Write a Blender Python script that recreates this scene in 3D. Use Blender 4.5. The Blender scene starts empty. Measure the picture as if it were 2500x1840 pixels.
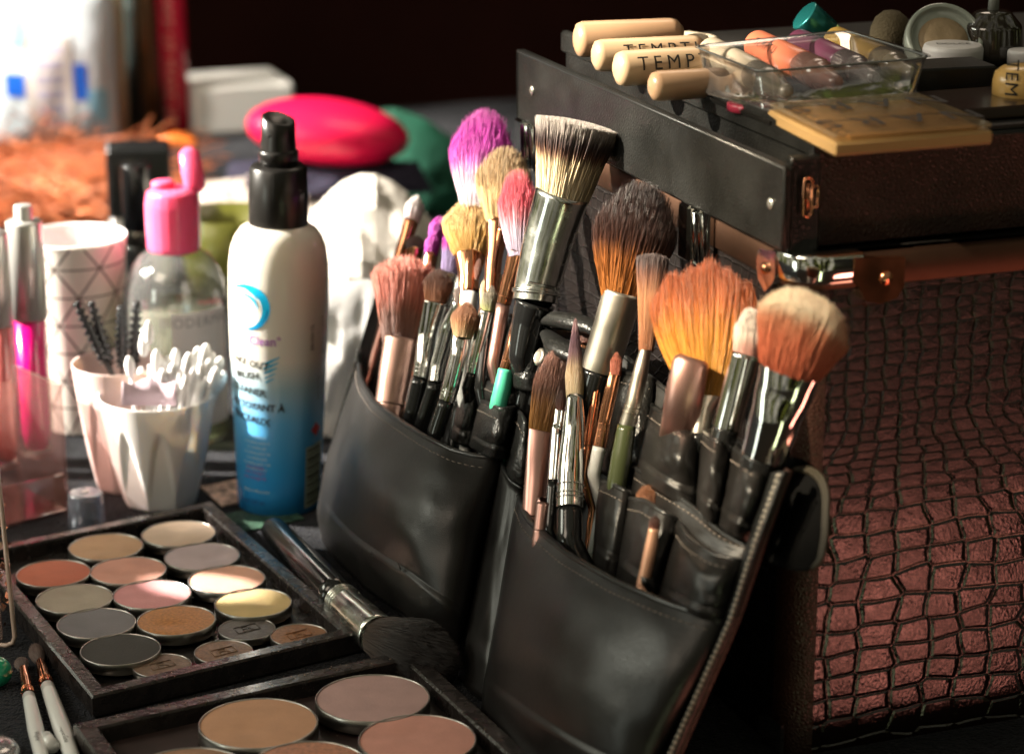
import bpy, math, random
import numpy as np
from mathutils import Vector, Matrix
random.seed(7); rng = np.random.default_rng(7)
C = bpy.context.scene.collection
SC = bpy.context.scene

# ------------------------------------------------------------------ camera
F_PX, CXP, CYP, PITCH, CAM_H = 6000.0, 1250.0, 920.0, math.radians(17.0), 0.43
CAM = Vector((0, -.14, CAM_H))
FWD = Vector((0, math.cos(PITCH), -math.sin(PITCH)))
UPV = Vector((0, math.sin(PITCH), math.cos(PITCH)))
RGT = Vector((1, 0, 0))
cd = bpy.data.cameras.new('camera'); cam = bpy.data.objects.new('camera', cd); C.objects.link(cam)
cam.location = CAM; cam.rotation_euler = (math.pi/2 - PITCH, 0, 0)
cd.sensor_width = 36; cd.lens = 36*F_PX/2500; cd.clip_start = 0.02; cd.clip_end = 50
cd.dof.use_dof = True; cd.dof.focus_distance = 1.045; cd.dof.aperture_fstop = 8.0; cd.dof.aperture_blades = 9
SC.camera = cam
SC.view_settings.view_transform = 'Standard'; SC.view_settings.look = 'None'
SC.view_settings.gamma = 1; SC.view_settings.exposure = 0.12; SC.view_settings.use_curve_mapping = False
SC.render.engine = 'CYCLES'
cy = SC.cycles
cy.use_denoising = True
try: cy.denoiser = 'OPENIMAGEDENOISE'
except Exception: pass
cy.max_bounces = 10; cy.transmission_bounces = 10; cy.transparent_max_bounces = 16
cy.sample_clamp_indirect = 6; cy.caustics_reflective = False; cy.caustics_refractive = False
cy.blur_glossy = 0.5

# ------------------------------------------------------------------ world: dim room, with bright noise bands added for metal to reflect
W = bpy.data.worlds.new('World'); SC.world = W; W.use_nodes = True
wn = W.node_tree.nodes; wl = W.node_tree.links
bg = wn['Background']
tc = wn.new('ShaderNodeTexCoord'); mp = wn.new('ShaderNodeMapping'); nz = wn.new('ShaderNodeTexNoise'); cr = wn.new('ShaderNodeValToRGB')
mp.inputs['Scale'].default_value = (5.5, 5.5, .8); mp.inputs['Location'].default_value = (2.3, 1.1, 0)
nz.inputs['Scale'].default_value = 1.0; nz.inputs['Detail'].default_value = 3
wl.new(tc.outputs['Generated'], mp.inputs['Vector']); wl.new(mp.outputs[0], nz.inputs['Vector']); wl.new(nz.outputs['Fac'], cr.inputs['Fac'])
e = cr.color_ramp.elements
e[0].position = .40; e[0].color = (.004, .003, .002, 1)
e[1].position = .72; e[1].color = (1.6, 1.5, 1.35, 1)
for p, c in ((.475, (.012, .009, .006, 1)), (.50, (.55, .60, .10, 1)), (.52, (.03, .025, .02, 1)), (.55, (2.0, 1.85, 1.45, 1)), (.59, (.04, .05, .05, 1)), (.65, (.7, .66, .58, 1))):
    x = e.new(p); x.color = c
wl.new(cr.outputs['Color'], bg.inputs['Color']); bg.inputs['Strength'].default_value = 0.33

def aim(o, target):
    o.rotation_euler = (Vector(target) - o.location).to_track_quat('-Z', 'Y').to_euler()
def area(name, loc, target, size, power, col, sy=None):
    l = bpy.data.lights.new(name, 'AREA'); l.energy = power; l.color = col; l.size = size
    if sy: l.shape = 'RECTANGLE'; l.size_y = sy
    o = bpy.data.objects.new(name, l); C.objects.link(o); o.location = loc; aim(o, target); return o
def spot(name, loc, target, deg, power, col, blend=.3, rad=.01):
    l = bpy.data.lights.new(name, 'SPOT'); l.energy = power; l.color = col
    l.spot_size = math.radians(deg); l.spot_blend = blend; l.shadow_soft_size = rad
    o = bpy.data.objects.new(name, l); C.objects.link(o); o.location = loc; aim(o, target); return o

# ------------------------------------------------------------------ picture geometry -> world points
def ray(px, py):
    return FWD + RGT*((px-CXP)/F_PX) - UPV*((py-CYP)/F_PX)
def on_z(px, py, z=0.0):
    d = ray(px, py); return CAM + d*((z-CAM_H)/d.z)
def on_y(px, py, Y):
    d = ray(px, py); return CAM + d*((Y-CAM.y)/d.y)
def on_plane(px, py, P, n):
    d = ray(px, py); return CAM + d*((P-CAM).dot(n)/d.dot(n))
def depth(P): return (P-CAM).dot(FWD)
def mm(P, wpx): return wpx*depth(P)/F_PX          # px size -> metres at P
def proj(P):
    v = P-CAM; d = v.dot(FWD); return (CXP+v.x/d*F_PX, CYP-v.dot(UPV)/d*F_PX)
def zat(G, py):                                    # height on the vertical through G seen at row py
    d = ray(CXP, py); k = d.z/d.y; return CAM_H + (G.y-CAM.y)*k

# ------------------------------------------------------------------ object helpers
def link(o, parent=None):
    C.objects.link(o)
    if parent: o.parent = parent
    return o
def mesh(name, verts, faces, *rest, parent=None, uv=None, smooth=True, mats=None, midx=None):
    mat = rest[-1] if rest else None
    if len(rest) == 2: uv = rest[0]
    me = bpy.data.meshes.new(name)
    if isinstance(faces, np.ndarray):
        verts = np.asarray(verts, dtype=np.float32); k = faces.shape[1]
        me.vertices.add(len(verts)); me.vertices.foreach_set('co', verts.ravel())
        me.loops.add(faces.size); me.loops.foreach_set('vertex_index', faces.astype(np.int32).ravel())
        me.polygons.add(len(faces)); me.polygons.foreach_set('loop_start', np.arange(0, faces.size, k, dtype=np.int32))
        me.update(calc_edges=True)
    else:
        me.from_pydata([tuple(v) for v in verts], [], [tuple(f) for f in faces]); me.update()
    if uv is not None:
        ul = me.uv_layers.new(name='UVMap')
        li = np.empty(len(me.loops), dtype=np.int32); me.loops.foreach_get('vertex_index', li)
        ul.data.foreach_set('uv', np.asarray(uv, dtype=np.float32)[li].ravel())
    if smooth: me.polygons.foreach_set('use_smooth', np.ones(len(me.polygons), dtype=bool))
    for m in (mats or ([mat] if mat else [])): me.materials.append(m)
    if midx is not None: me.polygons.foreach_set('material_index', np.asarray(midx, dtype=np.int32))
    o = bpy.data.objects.new(name, me); link(o, parent)
    return o
def tag(o, label, cat, group=None, kind=None):
    if label: o['label'] = label
    if cat: o['category'] = cat
    if group: o['group'] = group
    if kind: o['kind'] = kind
    return o
def thing(name, label, cat, loc=(0, 0, 0), group=None):
    o = bpy.data.objects.new(name, None); o.empty_display_size = .01; C.objects.link(o); o.location = loc
    return tag(o, label, cat, group)
def world_part(o, t):
    """part meshes are built in world space; keep them there under their thing"""
    o.parent = t; o.matrix_parent_inverse = Matrix.Translation(t.location).inverted(); return o
def P(name, t, verts, faces, *rest, **k):
    return world_part(mesh(name, verts, faces, *rest, **k), t)

def frame_of(d):
    d = d.normalized(); a = Vector((0, 0, 1)) if abs(d.z) < .9 else Vector((1, 0, 0))
    s = d.cross(a).normalized(); return s, s.cross(d).normalized(), d
def tube(pts, radii, seg=12, flat=1.0, side=None, caps=True):
    """elliptical tube through pts; returns verts, faces, uv (u round, v along)"""
    V, U = [], []; n = len(pts)
    L = [0.0]
    for i in range(1, n): L.append(L[-1] + (pts[i]-pts[i-1]).length)
    prev = None
    for i, p in enumerate(pts):
        t = (pts[min(i+1, n-1)]-pts[max(i-1, 0)])
        if t.length < 1e-9: t = Vector((0, 0, 1))
        t.normalize()
        if side is not None: s = (side - t*side.dot(t)).normalized()
        elif prev is not None and (prev - t*prev.dot(t)).length > 1e-6: s = (prev - t*prev.dot(t)).normalized()
        else: s = frame_of(t)[0]
        prev = s; b = t.cross(s); r = radii[i] if hasattr(radii, '__len__') else radii
        for k in range(seg):
            a = 2*math.pi*k/seg
            V.append(p + s*(r*math.cos(a)) + b*(r*flat*math.sin(a))); U.append((k/seg, L[i]/max(L[-1], 1e-9)))
    Fc = [(i*seg+k, i*seg+(k+1) % seg, (i+1)*seg+(k+1) % seg, (i+1)*seg+k) for i in range(n-1) for k in range(seg)]
    if caps:
        V.append(pts[0]); U.append((0, 0)); c0 = len(V)-1; V.append(pts[-1]); U.append((0, 1)); c1 = len(V)-1
        Fc += [(c0, (k+1) % seg, k) for k in range(seg)] + [(c1, (n-1)*seg+k, (n-1)*seg+(k+1) % seg) for k in range(seg)]
    return V, Fc, U
def lathe(G, prof, seg=48, axis=Vector((0, 0, 1)), fn=None, caps=True):
    """prof = [(r, z)] along axis from G; sharp corners get doubled rings for crisp shading"""
    s, b, d = frame_of(axis) if abs(axis.z) < .999 else (Vector((1, 0, 0)), Vector((0, 1, 0)), Vector((0, 0, 1)))
    V, U = [], []; n = len(prof)
    for i, (r, z) in enumerate(prof):
        for k in range(seg):
            a = 2*math.pi*k/seg; rr = r*(fn(a, z) if fn else 1)
            V.append(G + s*(rr*math.cos(a)) + b*(rr*math.sin(a)) + d*z); U.append((k/seg, i/(n-1)))
    Fc = [(i*seg+k, i*seg+(k+1) % seg, (i+1)*seg+(k+1) % seg, (i+1)*seg+k) for i in range(n-1) for k in range(seg)]
    if caps:
        if prof[0][0] > 1e-6: Fc.append(tuple(reversed(range(seg))))
        if prof[-1][0] > 1e-6: Fc.append(tuple((n-1)*seg+k for k in range(seg)))
    return V, Fc, U
def soft(prof, r=.0006):
    """round the corners of a lathe profile a little"""
    out = [prof[0]]
    for i in range(1, len(prof)-1):
        a, b, c = [Vector(x) for x in prof[i-1:i+2]]
        u, v = (a-b), (c-b)
        if u.length < 1e-7 or v.length < 1e-7: out.append(prof[i]); continue
        k = min(r, u.length*.4, v.length*.4); p0 = b+u.normalized()*k; p1 = b+v.normalized()*k
        out += [tuple(p0), tuple((p0+p1)*.25+b*.5), tuple(p1)]
    out.append(prof[-1]); return out
def box(c, x, y, z, hx, hy, hz, bev=0.0):
    """oriented box (axes x,y,z, half sizes) with bevelled edges"""
    V, Fc = [], []
    b = min(bev, hx*.95, hy*.95, hz*.95)
    if b <= 0:
        for i in (-1, 1):
            for j in (-1, 1):
                for k in (-1, 1): V.append(c+x*hx*i+y*hy*j+z*hz*k)
        return V, [(0, 1, 3, 2), (4, 6, 7, 5), (0, 4, 5, 1), (2, 3, 7, 6), (0, 2, 6, 4), (1, 5, 7, 3)]
    idx = {}
    for i in (-1, 1):
        for j in (-1, 1):
            for k in (-1, 1):
                for ax in range(3):
                    h = [hx-b, hy-b, hz-b]; h[ax] += b
                    idx[(i, j, k, ax)] = len(V); V.append(c+x*h[0]*i+y*h[1]*j+z*h[2]*k)
    def q(*a): Fc.append(tuple(idx[t] for t in a))
    for i in (-1, 1):
        q((i,-1,-1,0), (i,1,-1,0), (i,1,1,0), (i,-1,1,0)); q((-1,i,-1,1), (-1,i,1,1), (1,i,1,1), (1,i,-1,1)); q((-1,-1,i,2), (1,-1,i,2), (1,1,i,2), (-1,1,i,2))
        for j in (-1, 1):
            q((-1,i,j,1), (1,i,j,1), (1,i,j,2), (-1,i,j,2)); q((i,-1,j,0), (i,1,j,0), (i,1,j,2), (i,-1,j,2)); q((i,j,-1,0), (i,j,1,0), (i,j,1,1), (i,j,-1,1))
            for k in (-1, 1): q((i,j,k,0), (i,j,k,1), (i,j,k,2))
    return V, Fc
def fixn(o):
    import bmesh
    bm = bmesh.new(); bm.from_mesh(o.data); bmesh.ops.recalc_face_normals(bm, faces=bm.faces); bm.to_mesh(o.data); bm.free(); return o
def boxpart(name, t, mat, c, x, y, z, hx, hy, hz, bev=.0005):
    V, Fc = box(c, x, y, z, hx, hy, hz, bev); o = mesh(name, V, Fc, mat, smooth=False); fixn(o)
    return world_part(o, t) if t else o
def join(*parts):
    V, Fc, U = [], [], []
    for p in parts:
        k = len(V); V += list(p[0]); Fc += [tuple(i+k for i in f) for f in p[1]]
        U += list(p[2]) if len(p) > 2 else [(0, 0)]*len(p[0])
    return V, Fc, U

# ------------------------------------------------------------------ materials
_mats = {}; _base = {}
def mat(name, base=(.5, .5, .5), rough=.5, metal=0, spec=.5, trans=0, ior=1.45, coat=0, bump=None, vary=None, alpha=1, sss=0, sheen=0, vor=None, rvar=0, speck=None):
    if name in _mats: return _mats[name]
    m = bpy.data.materials.new(name); m.use_nodes = True; _mats[name] = m; _base[name] = base
    nt = m.node_tree; N = nt.nodes; Lk = nt.links; b = N['Principled BSDF']
    b.inputs['Base Color'].default_value = (*base, 1); b.inputs['Roughness'].default_value = rough
    b.inputs['Metallic'].default_value = metal; b.inputs['Specular IOR Level'].default_value = spec
    b.inputs['Transmission Weight'].default_value = trans; b.inputs['IOR'].default_value = ior
    b.inputs['Coat Weight'].default_value = coat; b.inputs['Coat Roughness'].default_value = .12
    b.inputs['Alpha'].default_value = alpha; b.inputs['Sheen Weight'].default_value = sheen
    if sss: b.inputs['Subsurface Weight'].default_value = sss; b.inputs['Subsurface Radius'].default_value = (.01, .008, .006); b.inputs['Subsurface Scale'].default_value = .5
    t = N.new('ShaderNodeTexCoord')
    if vary:                                    # (scale, amount)
        n = N.new('ShaderNodeTexNoise'); n.inputs['Scale'].default_value = vary[0]; n.inputs['Detail'].default_value = 5
        Lk.new(t.outputs['Object'], n.inputs['Vector'])
        mr = N.new('ShaderNodeMapRange'); mr.inputs[1].default_value = .3; mr.inputs[2].default_value = .7
        mr.inputs[3].default_value = 1-vary[1]; mr.inputs[4].default_value = 1+vary[1]
        Lk.new(n.outputs['Fac'], mr.inputs[0])
        mx = N.new('ShaderNodeVectorMath'); mx.operation = 'SCALE'; mx.inputs[0].default_value = base
        Lk.new(mr.outputs[0], mx.inputs['Scale']); Lk.new(mx.outputs[0], b.inputs['Base Color'])
        if rvar:
            r2 = N.new('ShaderNodeMapRange'); r2.inputs[1].default_value = .3; r2.inputs[2].default_value = .7
            r2.inputs[3].default_value = max(rough-rvar, .02); r2.inputs[4].default_value = min(rough+rvar, 1)
            Lk.new(n.outputs['Fac'], r2.inputs[0]); Lk.new(r2.outputs[0], b.inputs['Roughness'])
    last = None
    if bump:                                    # list of (kind, scale, strength, distance)
        for kind, sc_, st, di in bump:
            if kind == 'n':
                n = N.new('ShaderNodeTexNoise'); n.inputs['Scale'].default_value = sc_; n.inputs['Detail'].default_value = 4; out = n.outputs['Fac']
            else:
                n = N.new('ShaderNodeTexVoronoi'); n.inputs['Scale'].default_value = sc_; n.feature = 'F1' if kind == 'v' else 'DISTANCE_TO_EDGE'; out = n.outputs['Distance']
            Lk.new(t.outputs['Object'], n.inputs['Vector'])
            bp = N.new('ShaderNodeBump'); bp.inputs['Strength'].default_value = st; bp.inputs['Distance'].default_value = di
            Lk.new(out, bp.inputs['Height'])
            if last: Lk.new(last, bp.inputs['Normal'])
            last = bp.outputs['Normal']
        Lk.new(last, b.inputs['Normal'])
    return m
def set_ramp(r, stops):
    e = r.color_ramp.elements
    while len(e) > 1: e.remove(e[-1])
    e[0].position = stops[0][0]; e[0].color = (*stops[0][1], 1)
    for p, c in stops[1:]: x = e.new(p); x.color = (*c, 1)
def hairmat(name, stops, rough=.55, transl=.16, var=.30):
    """bristle fibre: colour runs from root to tip (UV v), each fibre differs a little (UV u)"""
    if name in _mats: return _mats[name]
    m = bpy.data.materials.new(name); m.use_nodes = True; _mats[name] = m
    nt = m.node_tree; N = nt.nodes; Lk = nt.links; b = N['Principled BSDF']
    uv = N.new('ShaderNodeUVMap'); sp = N.new('ShaderNodeSeparateXYZ'); Lk.new(uv.outputs[0], sp.inputs[0])
    ad = N.new('ShaderNodeMath'); ad.operation = 'MULTIPLY_ADD'; ad.inputs[1].default_value = .12; ad.inputs[2].default_value = -.06
    Lk.new(sp.outputs[0], ad.inputs[0])
    a2 = N.new('ShaderNodeMath'); a2.operation = 'ADD'; Lk.new(ad.outputs[0], a2.inputs[0]); Lk.new(sp.outputs[1], a2.inputs[1])
    r = N.new('ShaderNodeValToRGB'); set_ramp(r, stops); Lk.new(a2.outputs[0], r.inputs[0])
    wn_ = N.new('ShaderNodeTexWhiteNoise'); wn_.noise_dimensions = '1D'; Lk.new(sp.outputs[0], wn_.inputs['W'])
    mr = N.new('ShaderNodeMapRange'); mr.inputs[3].default_value = 1-var; mr.inputs[4].default_value = 1+var; Lk.new(wn_.outputs['Value'], mr.inputs[0])
    mx = N.new('ShaderNodeVectorMath'); mx.operation = 'SCALE'; Lk.new(r.outputs[0], mx.inputs[0]); Lk.new(mr.outputs[0], mx.inputs['Scale'])
    Lk.new(mx.outputs[0], b.inputs['Base Color']); b.inputs['Roughness'].default_value = rough; b.inputs['Specular IOR Level'].default_value = .5
    tr = N.new('ShaderNodeBsdfTranslucent'); Lk.new(mx.outputs[0], tr.inputs['Color'])
    ms = N.new('ShaderNodeMixShader'); ms.inputs[0].default_value = transl
    Lk.new(b.outputs[0], ms.inputs[1]); Lk.new(tr.outputs[0], ms.inputs[2]); Lk.new(ms.outputs[0], N['Material Output'].inputs['Surface'])
    return m

leather = mat('leather_black', (.009, .008, .0075), .36, spec=.5, vary=(38, .35), rvar=.05, bump=[('n', 30, .06, .0018), ('n', 330, .14, .0005), ('ve', 1300, .35, .0003)])
leather_grain = mat('leather_grained', (.008, .008, .0075), .36, spec=.5, vary=(40, .3), rvar=.08, bump=[('ve', 620, .55, .0006), ('n', 90, .2, .001)])
leather_brown = mat('leather_red_brown', (.032, .011, .007), .42, spec=.5, vary=(50, .3), bump=[('ve', 560, .7, .0008)])
piping_m = mat('piping_black', (.012, .012, .012), .3, spec=.6, bump=[('n', 900, .3, .0004)])
thread_m = mat('thread_grey', (.16, .13, .11), .7)
inner_m = mat('pouch_lining', (.010, .010, .010), .7, bump=[('n', 1500, .3, .0003)])
chrome = mat('chrome', (.78, .77, .74), .09, 1, vary=(30, .06), rvar=.04)
nickel = mat('nickel_scratched', (.74, .75, .70), .22, 1, vary=(120, .12), rvar=.08, bump=[('n', 300, .06, .0004)])
satin = mat('satin_champagne', (.55, .50, .43), .32, 1, vary=(60, .1), rvar=.06)
copper = mat('copper_polished', (.80, .36, .20), .14, 1, vary=(60, .12), rvar=.05)
rosegold = mat('rose_gold_satin', (.62, .36, .31), .36, 1, vary=(60, .08))
bronze_pink = mat('mauve_bronze', (.42, .26, .21), .40, 1, vary=(60, .08))
blackgloss = mat('black_lacquer', (.010, .010, .010), .13, coat=.5)
blackplastic = mat('black_plastic', (.012, .011, .010), .28, spec=.5, bump=[('n', 600, .1, .0003)])
white_lacq = mat('white_lacquer', (.72, .72, .70), .18, coat=.4, vary=(30, .05))
white_plastic = mat('white_plastic', (.75, .73, .72), .28, sss=.15, vary=(25, .04))
pink_cup_m = mat('pale_pink_plastic', (.66, .50, .48), .3, sss=.15, vary=(25, .05))
olive_lacq = mat('dark_olive_lacquer', (.045, .055, .022), .22, coat=.3)
mint = mat('mint_paint', (.08, .52, .33), .3)
def thin(name, tint=(.97, .96, .95), gloss=.06, edge=.55, rough=.05, haze=0.0, hazecol=(.8, .8, .8), bump=None):
    """thin clear plastic: see-through straight on, shiny at grazing angles, a little milky when hazed"""
    if name in _mats: return _mats[name]
    m = mat(name, hazecol, rough, bump=bump, spec=.6); nt = m.node_tree; N = nt.nodes; Lk = nt.links; b = N['Principled BSDF']
    tr = N.new('ShaderNodeBsdfTransparent'); tr.inputs[0].default_value = (*tint, 1)
    gl = N.new('ShaderNodeBsdfAnisotropic'); gl.inputs['Roughness'].default_value = rough; gl.inputs['Color'].default_value = (.95, .95, .95, 1)
    lw = N.new('ShaderNodeLayerWeight'); lw.inputs[0].default_value = .35
    mr = N.new('ShaderNodeMapRange'); mr.inputs[3].default_value = gloss; mr.inputs[4].default_value = edge; Lk.new(lw.outputs['Facing'], mr.inputs[0])
    m1 = N.new('ShaderNodeMixShader'); Lk.new(mr.outputs[0], m1.inputs[0]); Lk.new(tr.outputs[0], m1.inputs[1]); Lk.new(gl.outputs[0], m1.inputs[2])
    if b.inputs['Normal'].is_linked: Lk.new(b.inputs['Normal'].links[0].from_socket, gl.inputs['Normal'])
    m2 = N.new('ShaderNodeMixShader'); m2.inputs[0].default_value = haze; Lk.new(m1.outputs[0], m2.inputs[1]); Lk.new(b.outputs[0], m2.inputs[2])
    Lk.new(m2.outputs[0], N['Material Output'].inputs['Surface']); return m
glass = thin('clear_acrylic', (.98, .95, .94), .07, .6)
frost = thin('frosted_plastic', (.90, .88, .86), .10, .45, .22, .42, (.70, .66, .62))
softclear = thin('soft_clear_plastic', (.93, .93, .93), .08, .5, .15, .18, (.6, .6, .62), bump=[('n', 250, .15, .001)])
ink = mat('ink_black', (.015, .014, .013), .5)
# ================================================================== SETTING
Z = Vector((0, 0, 1))
def hv(deg): a = math.radians(deg); return Vector((math.cos(a), math.sin(a), 0))
K = on_z(1915, 1850, 0)                       # nearest foot of the train case
E1, E2 = hv(110.5), hv(20.5)                  # along its left and right faces
E2 = Vector((E1.y, -E1.x, 0))                 # square corner
TE = K - E1*.035                              # table edge passes a little in front of the case
tv = [TE - E2*1.6, TE + E2*1.2, TE + E2*1.2 + E1*1.40, TE - E2*1.6 + E1*1.40]
cloth_m = mat('dark_terry_cloth', (.010, .011, .016), .95, spec=.2, sheen=.06, vary=(180, .5), bump=[('n', 420, 1.0, .003), ('v', 900, .7, .0015)])
V = [Vector((p.x, p.y, 0)) for p in tv] + [Vector((p.x, p.y, -.7)) for p in tv]
tb = mesh('table', V, [(0, 1, 2, 3), (7, 6, 5, 4), (0, 4, 5, 1), (1, 5, 6, 2), (2, 6, 7, 3), (3, 7, 4, 0)], cloth_m, smooth=False); fixn(tb)
tag(tb, 'dark cloth covered table the makeup lies on', 'table', kind='structure')
wall_m = mat('dark_wall', (.028, .008, .006), .9, spec=.1, vary=(3, .5))
wl_o = mesh('wall', [Vector((-3, 3.2, -.7)), Vector((3.5, 3.2, -.7)), Vector((3.5, 3.2, 2)), Vector((-3, 3.2, 2))], [(0, 1, 2, 3)], wall_m, smooth=False)
fl_o = mesh('floor', [Vector((-4, -3, -.72)), Vector((4, -3, -.72)), Vector((4, 3.3, -.72)), Vector((-4, 3.3, -.72))], [(0, 1, 2, 3)], mat('dark_floor_boards', (.03, .014, .010), .7, vary=(5, .4)), smooth=False)
tag(fl_o, 'dark brown floor below the table', 'floor', kind='structure')
tag(wl_o, 'dark brown wall far behind the table', 'wall', kind='structure')

# ================================================================== TRAIN CASE
ZR = zat(K, 640)                              # top rim of the case body
LEFT_L = .275                                 # length of left face
RIGHT_L = .36
def croc_material(nm='crocodile_embossed', rough=.11, spec=.6, coat=.4):
    m = bpy.data.materials.new(nm); m.use_nodes = True
    nt = m.node_tree; N = nt.nodes; Lk = nt.links; b = N['Principled BSDF']
    b.inputs['Base Color'].default_value = (.008, .0035, .003, 1); b.inputs['Roughness'].default_value = rough
    b.inputs['Specular IOR Level'].default_value = spec; b.inputs['Coat Weight'].default_value = coat; b.inputs['Coat Roughness'].default_value = .10
    uv = N.new('ShaderNodeUVMap')
    n0 = N.new('ShaderNodeTexNoise'); n0.inputs['Scale'].default_value = .45; n0.inputs['Detail'].default_value = 1; Lk.new(uv.outputs[0], n0.inputs['Vector'])
    s0 = N.new('ShaderNodeVectorMath'); s0.operation = 'SCALE'; s0.inputs['Scale'].default_value = .65; Lk.new(n0.outputs['Color'], s0.inputs[0])
    ad = N.new('ShaderNodeVectorMath'); ad.operation = 'ADD'; Lk.new(uv.outputs[0], ad.inputs[0]); Lk.new(s0.outputs[0], ad.inputs[1])
    v = N.new('ShaderNodeTexVoronoi'); v.feature = 'DISTANCE_TO_EDGE'; v.voronoi_dimensions = '2D'; v.inputs['Scale'].default_value = 1.0; v.inputs['Randomness'].default_value = .27
    Lk.new(ad.outputs[0], v.inputs['Vector'])
    mr = N.new('ShaderNodeMapRange'); mr.interpolation_type = 'SMOOTHSTEP'; mr.inputs[1].default_value = .0; mr.inputs[2].default_value = .125; Lk.new(v.outputs['Distance'], mr.inputs[0])
    b1 = N.new('ShaderNodeBump'); b1.inputs['Strength'].default_value = 1; b1.inputs['Distance'].default_value = .0005; Lk.new(mr.outputs[0], b1.inputs['Height'])
    # soft doming of every scale, and the fine woven print inside it
    b15 = N.new('ShaderNodeBump'); b15.inputs['Strength'].default_value = .12; b15.inputs['Distance'].default_value = .0007
    mr2 = N.new('ShaderNodeMapRange'); mr2.inputs[2].default_value = .5; Lk.new(v.outputs['Distance'], mr2.inputs[0])
    Lk.new(mr2.outputs[0], b15.inputs['Height']); Lk.new(b1.outputs[0], b15.inputs['Normal'])
    mp = N.new('ShaderNodeMapping'); mp.inputs['Scale'].default_value = (15, 6, 1); Lk.new(ad.outputs[0], mp.inputs[0])
    w = N.new('ShaderNodeTexNoise'); w.inputs['Scale'].default_value = 1.1; w.inputs['Detail'].default_value = 3; Lk.new(mp.outputs[0], w.inputs['Vector'])
    b2 = N.new('ShaderNodeBump'); b2.inputs['Strength'].default_value = .6; b2.inputs['Distance'].default_value = .00035
    Lk.new(w.outputs['Fac'], b2.inputs['Height']); Lk.new(b15.outputs[0], b2.inputs['Normal']); Lk.new(b2.outputs[0], b.inputs['Normal'])
    Lk.new(b2.outputs[0], b.inputs['Coat Normal'])
    return m
croc = croc_material(); croc_shaded = croc_material('crocodile_shaded', .5, .2, 0); croc_shaded.node_tree.nodes['Principled BSDF'].inputs['Base Color'].default_value = (.006, .004, .004, 1)  # left face copy, darkened and dulled so it reads as shaded
case = thing('train_case', 'large black crocodile embossed makeup train case with chrome corner and open lid tray', 'makeup case', K)
def faceuv(A, ex, w, h, name, mtl, nx=24, nz=24, flip=False, off=Vector((0, 0, 0))):
    V, Fc, U = [], [], []
    for j in range(nz+1):
        z = h*j/nz
        # scales: wide and tall near the foot, small and flat near the rim
        for i in range(nx+1):
            x = w*i/nx; V.append(A + ex*x + Z*z + off)
            k = min(max((z/h-.50)/.16, 0), 1); k = k*k*(3-2*k)
            vz = z/.0098 if z < .095 else .095/.0098 + (z-.095)/(.0098-.0050*min((z-.095)/.03, 1)*.95)
            cw = .0150 if z < .085 else .0150-.0072*min((z-.085)/.05, 1)
            U.append(((x-.03)/cw + 40, vz))
    Fc = [(j*(nx+1)+i, j*(nx+1)+i+1, (j+1)*(nx+1)+i+1, (j+1)*(nx+1)+i) for j in range(nz) for i in range(nx)]
    return V, Fc, U
RC = .012                                      # corner radius
o = P('right_panel', case, *faceuv(K + E2*RC - E1*0, E2, RIGHT_L-RC, ZR, '', croc)[:2], croc, uv=faceuv(K + E2*RC, E2, RIGHT_L-RC, ZR, '', croc)[2])
o = P('left_panel', case, *faceuv(K + E1*RC, E1, LEFT_L-RC, ZR, '', croc)[:2], croc_shaded, uv=faceuv(K + E1*RC, E1, LEFT_L-RC, ZR, '', croc)[2])
# rounded corner strip in plain leather
V, Fc, U = [], [], []
cc = K + E1*RC + E2*RC
for j in range(2):
    for i in range(9):
        a = math.pi/2*i/8; V.append(cc - E2*(RC*math.cos(a)) - E1*(RC*math.sin(a)) + Z*(ZR*j))
Fc = [(i, i+1, i+10, i+9) for i in range(8)]
P('corner_strip', case, V, Fc, leather_brown)
# back faces and bottom so that it is a closed box
B = [K+E1*LEFT_L, K+E1*LEFT_L+E2*RIGHT_L, K+E2*RIGHT_L, K+E1*RC+E2*RC]
P('back_shell', case, [p for p in B] + [p+Z*ZR for p in B], [(0, 1, 5, 4), (1, 2, 6, 5), (4, 5, 6, 7), (0, 3, 2, 1)], leather, smooth=False)

def bent(off, z0, z1, l1, l2, th, name, t, m, r=RC, bev=0):
    """band that runs along the left face, round the corner and along the right face"""
    pts = [K + E1*l1]
    pts.append(K + E1*(r+.0))
    for i in range(1, 10):
        a = math.pi/2*i/10; pts.append(cc - E2*(RC*math.cos(a)) - E1*(RC*math.sin(a)))
    pts.append(K + E2*(r)); pts.append(K + E2*l2)
    nrm = [-E2, -E2] + [(-E2*math.cos(math.pi/2*i/10) - E1*math.sin(math.pi/2*i/10)) for i in range(1, 10)] + [-E1, -E1]
    sec = [(0, z0), (off*.7, z0), (off, z0+off*.4), (off, z1-off*.4), (off*.7, z1), (-.004, z1)]
    V = []; n = len(sec)
    for p, q in zip(pts, nrm):
        for (o_, z_) in sec: V.append(p + q*o_ + Z*z_)
    Fc = [(i*n+k, i*n+k+1, (i+1)*n+k+1, (i+1)*n+k) for i in range(len(pts)-1) for k in range(n-1)]
    o = P(name, t, V, Fc, m); return o
RIMH = .0115
alu = mat('brushed_aluminium', (.10, .055, .038), .5, 1, vary=(60, .12), bump=[('n', 400, .08, .0003)])
bent(.0016, ZR-RIMH, ZR+.0006, LEFT_L, RIGHT_L, 0, 'rim_band', case, alu)
bent(.0034, ZR-.0095, ZR+.0022, .016, .024, 0, 'corner_bracket', case, chrome)
def disc(c, nrm, r, h, seg=20): return lathe(c, soft([(r, 0), (r, h*.5), (r*.6, h), (0, h*1.05)], h*.3), seg, nrm)
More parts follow.
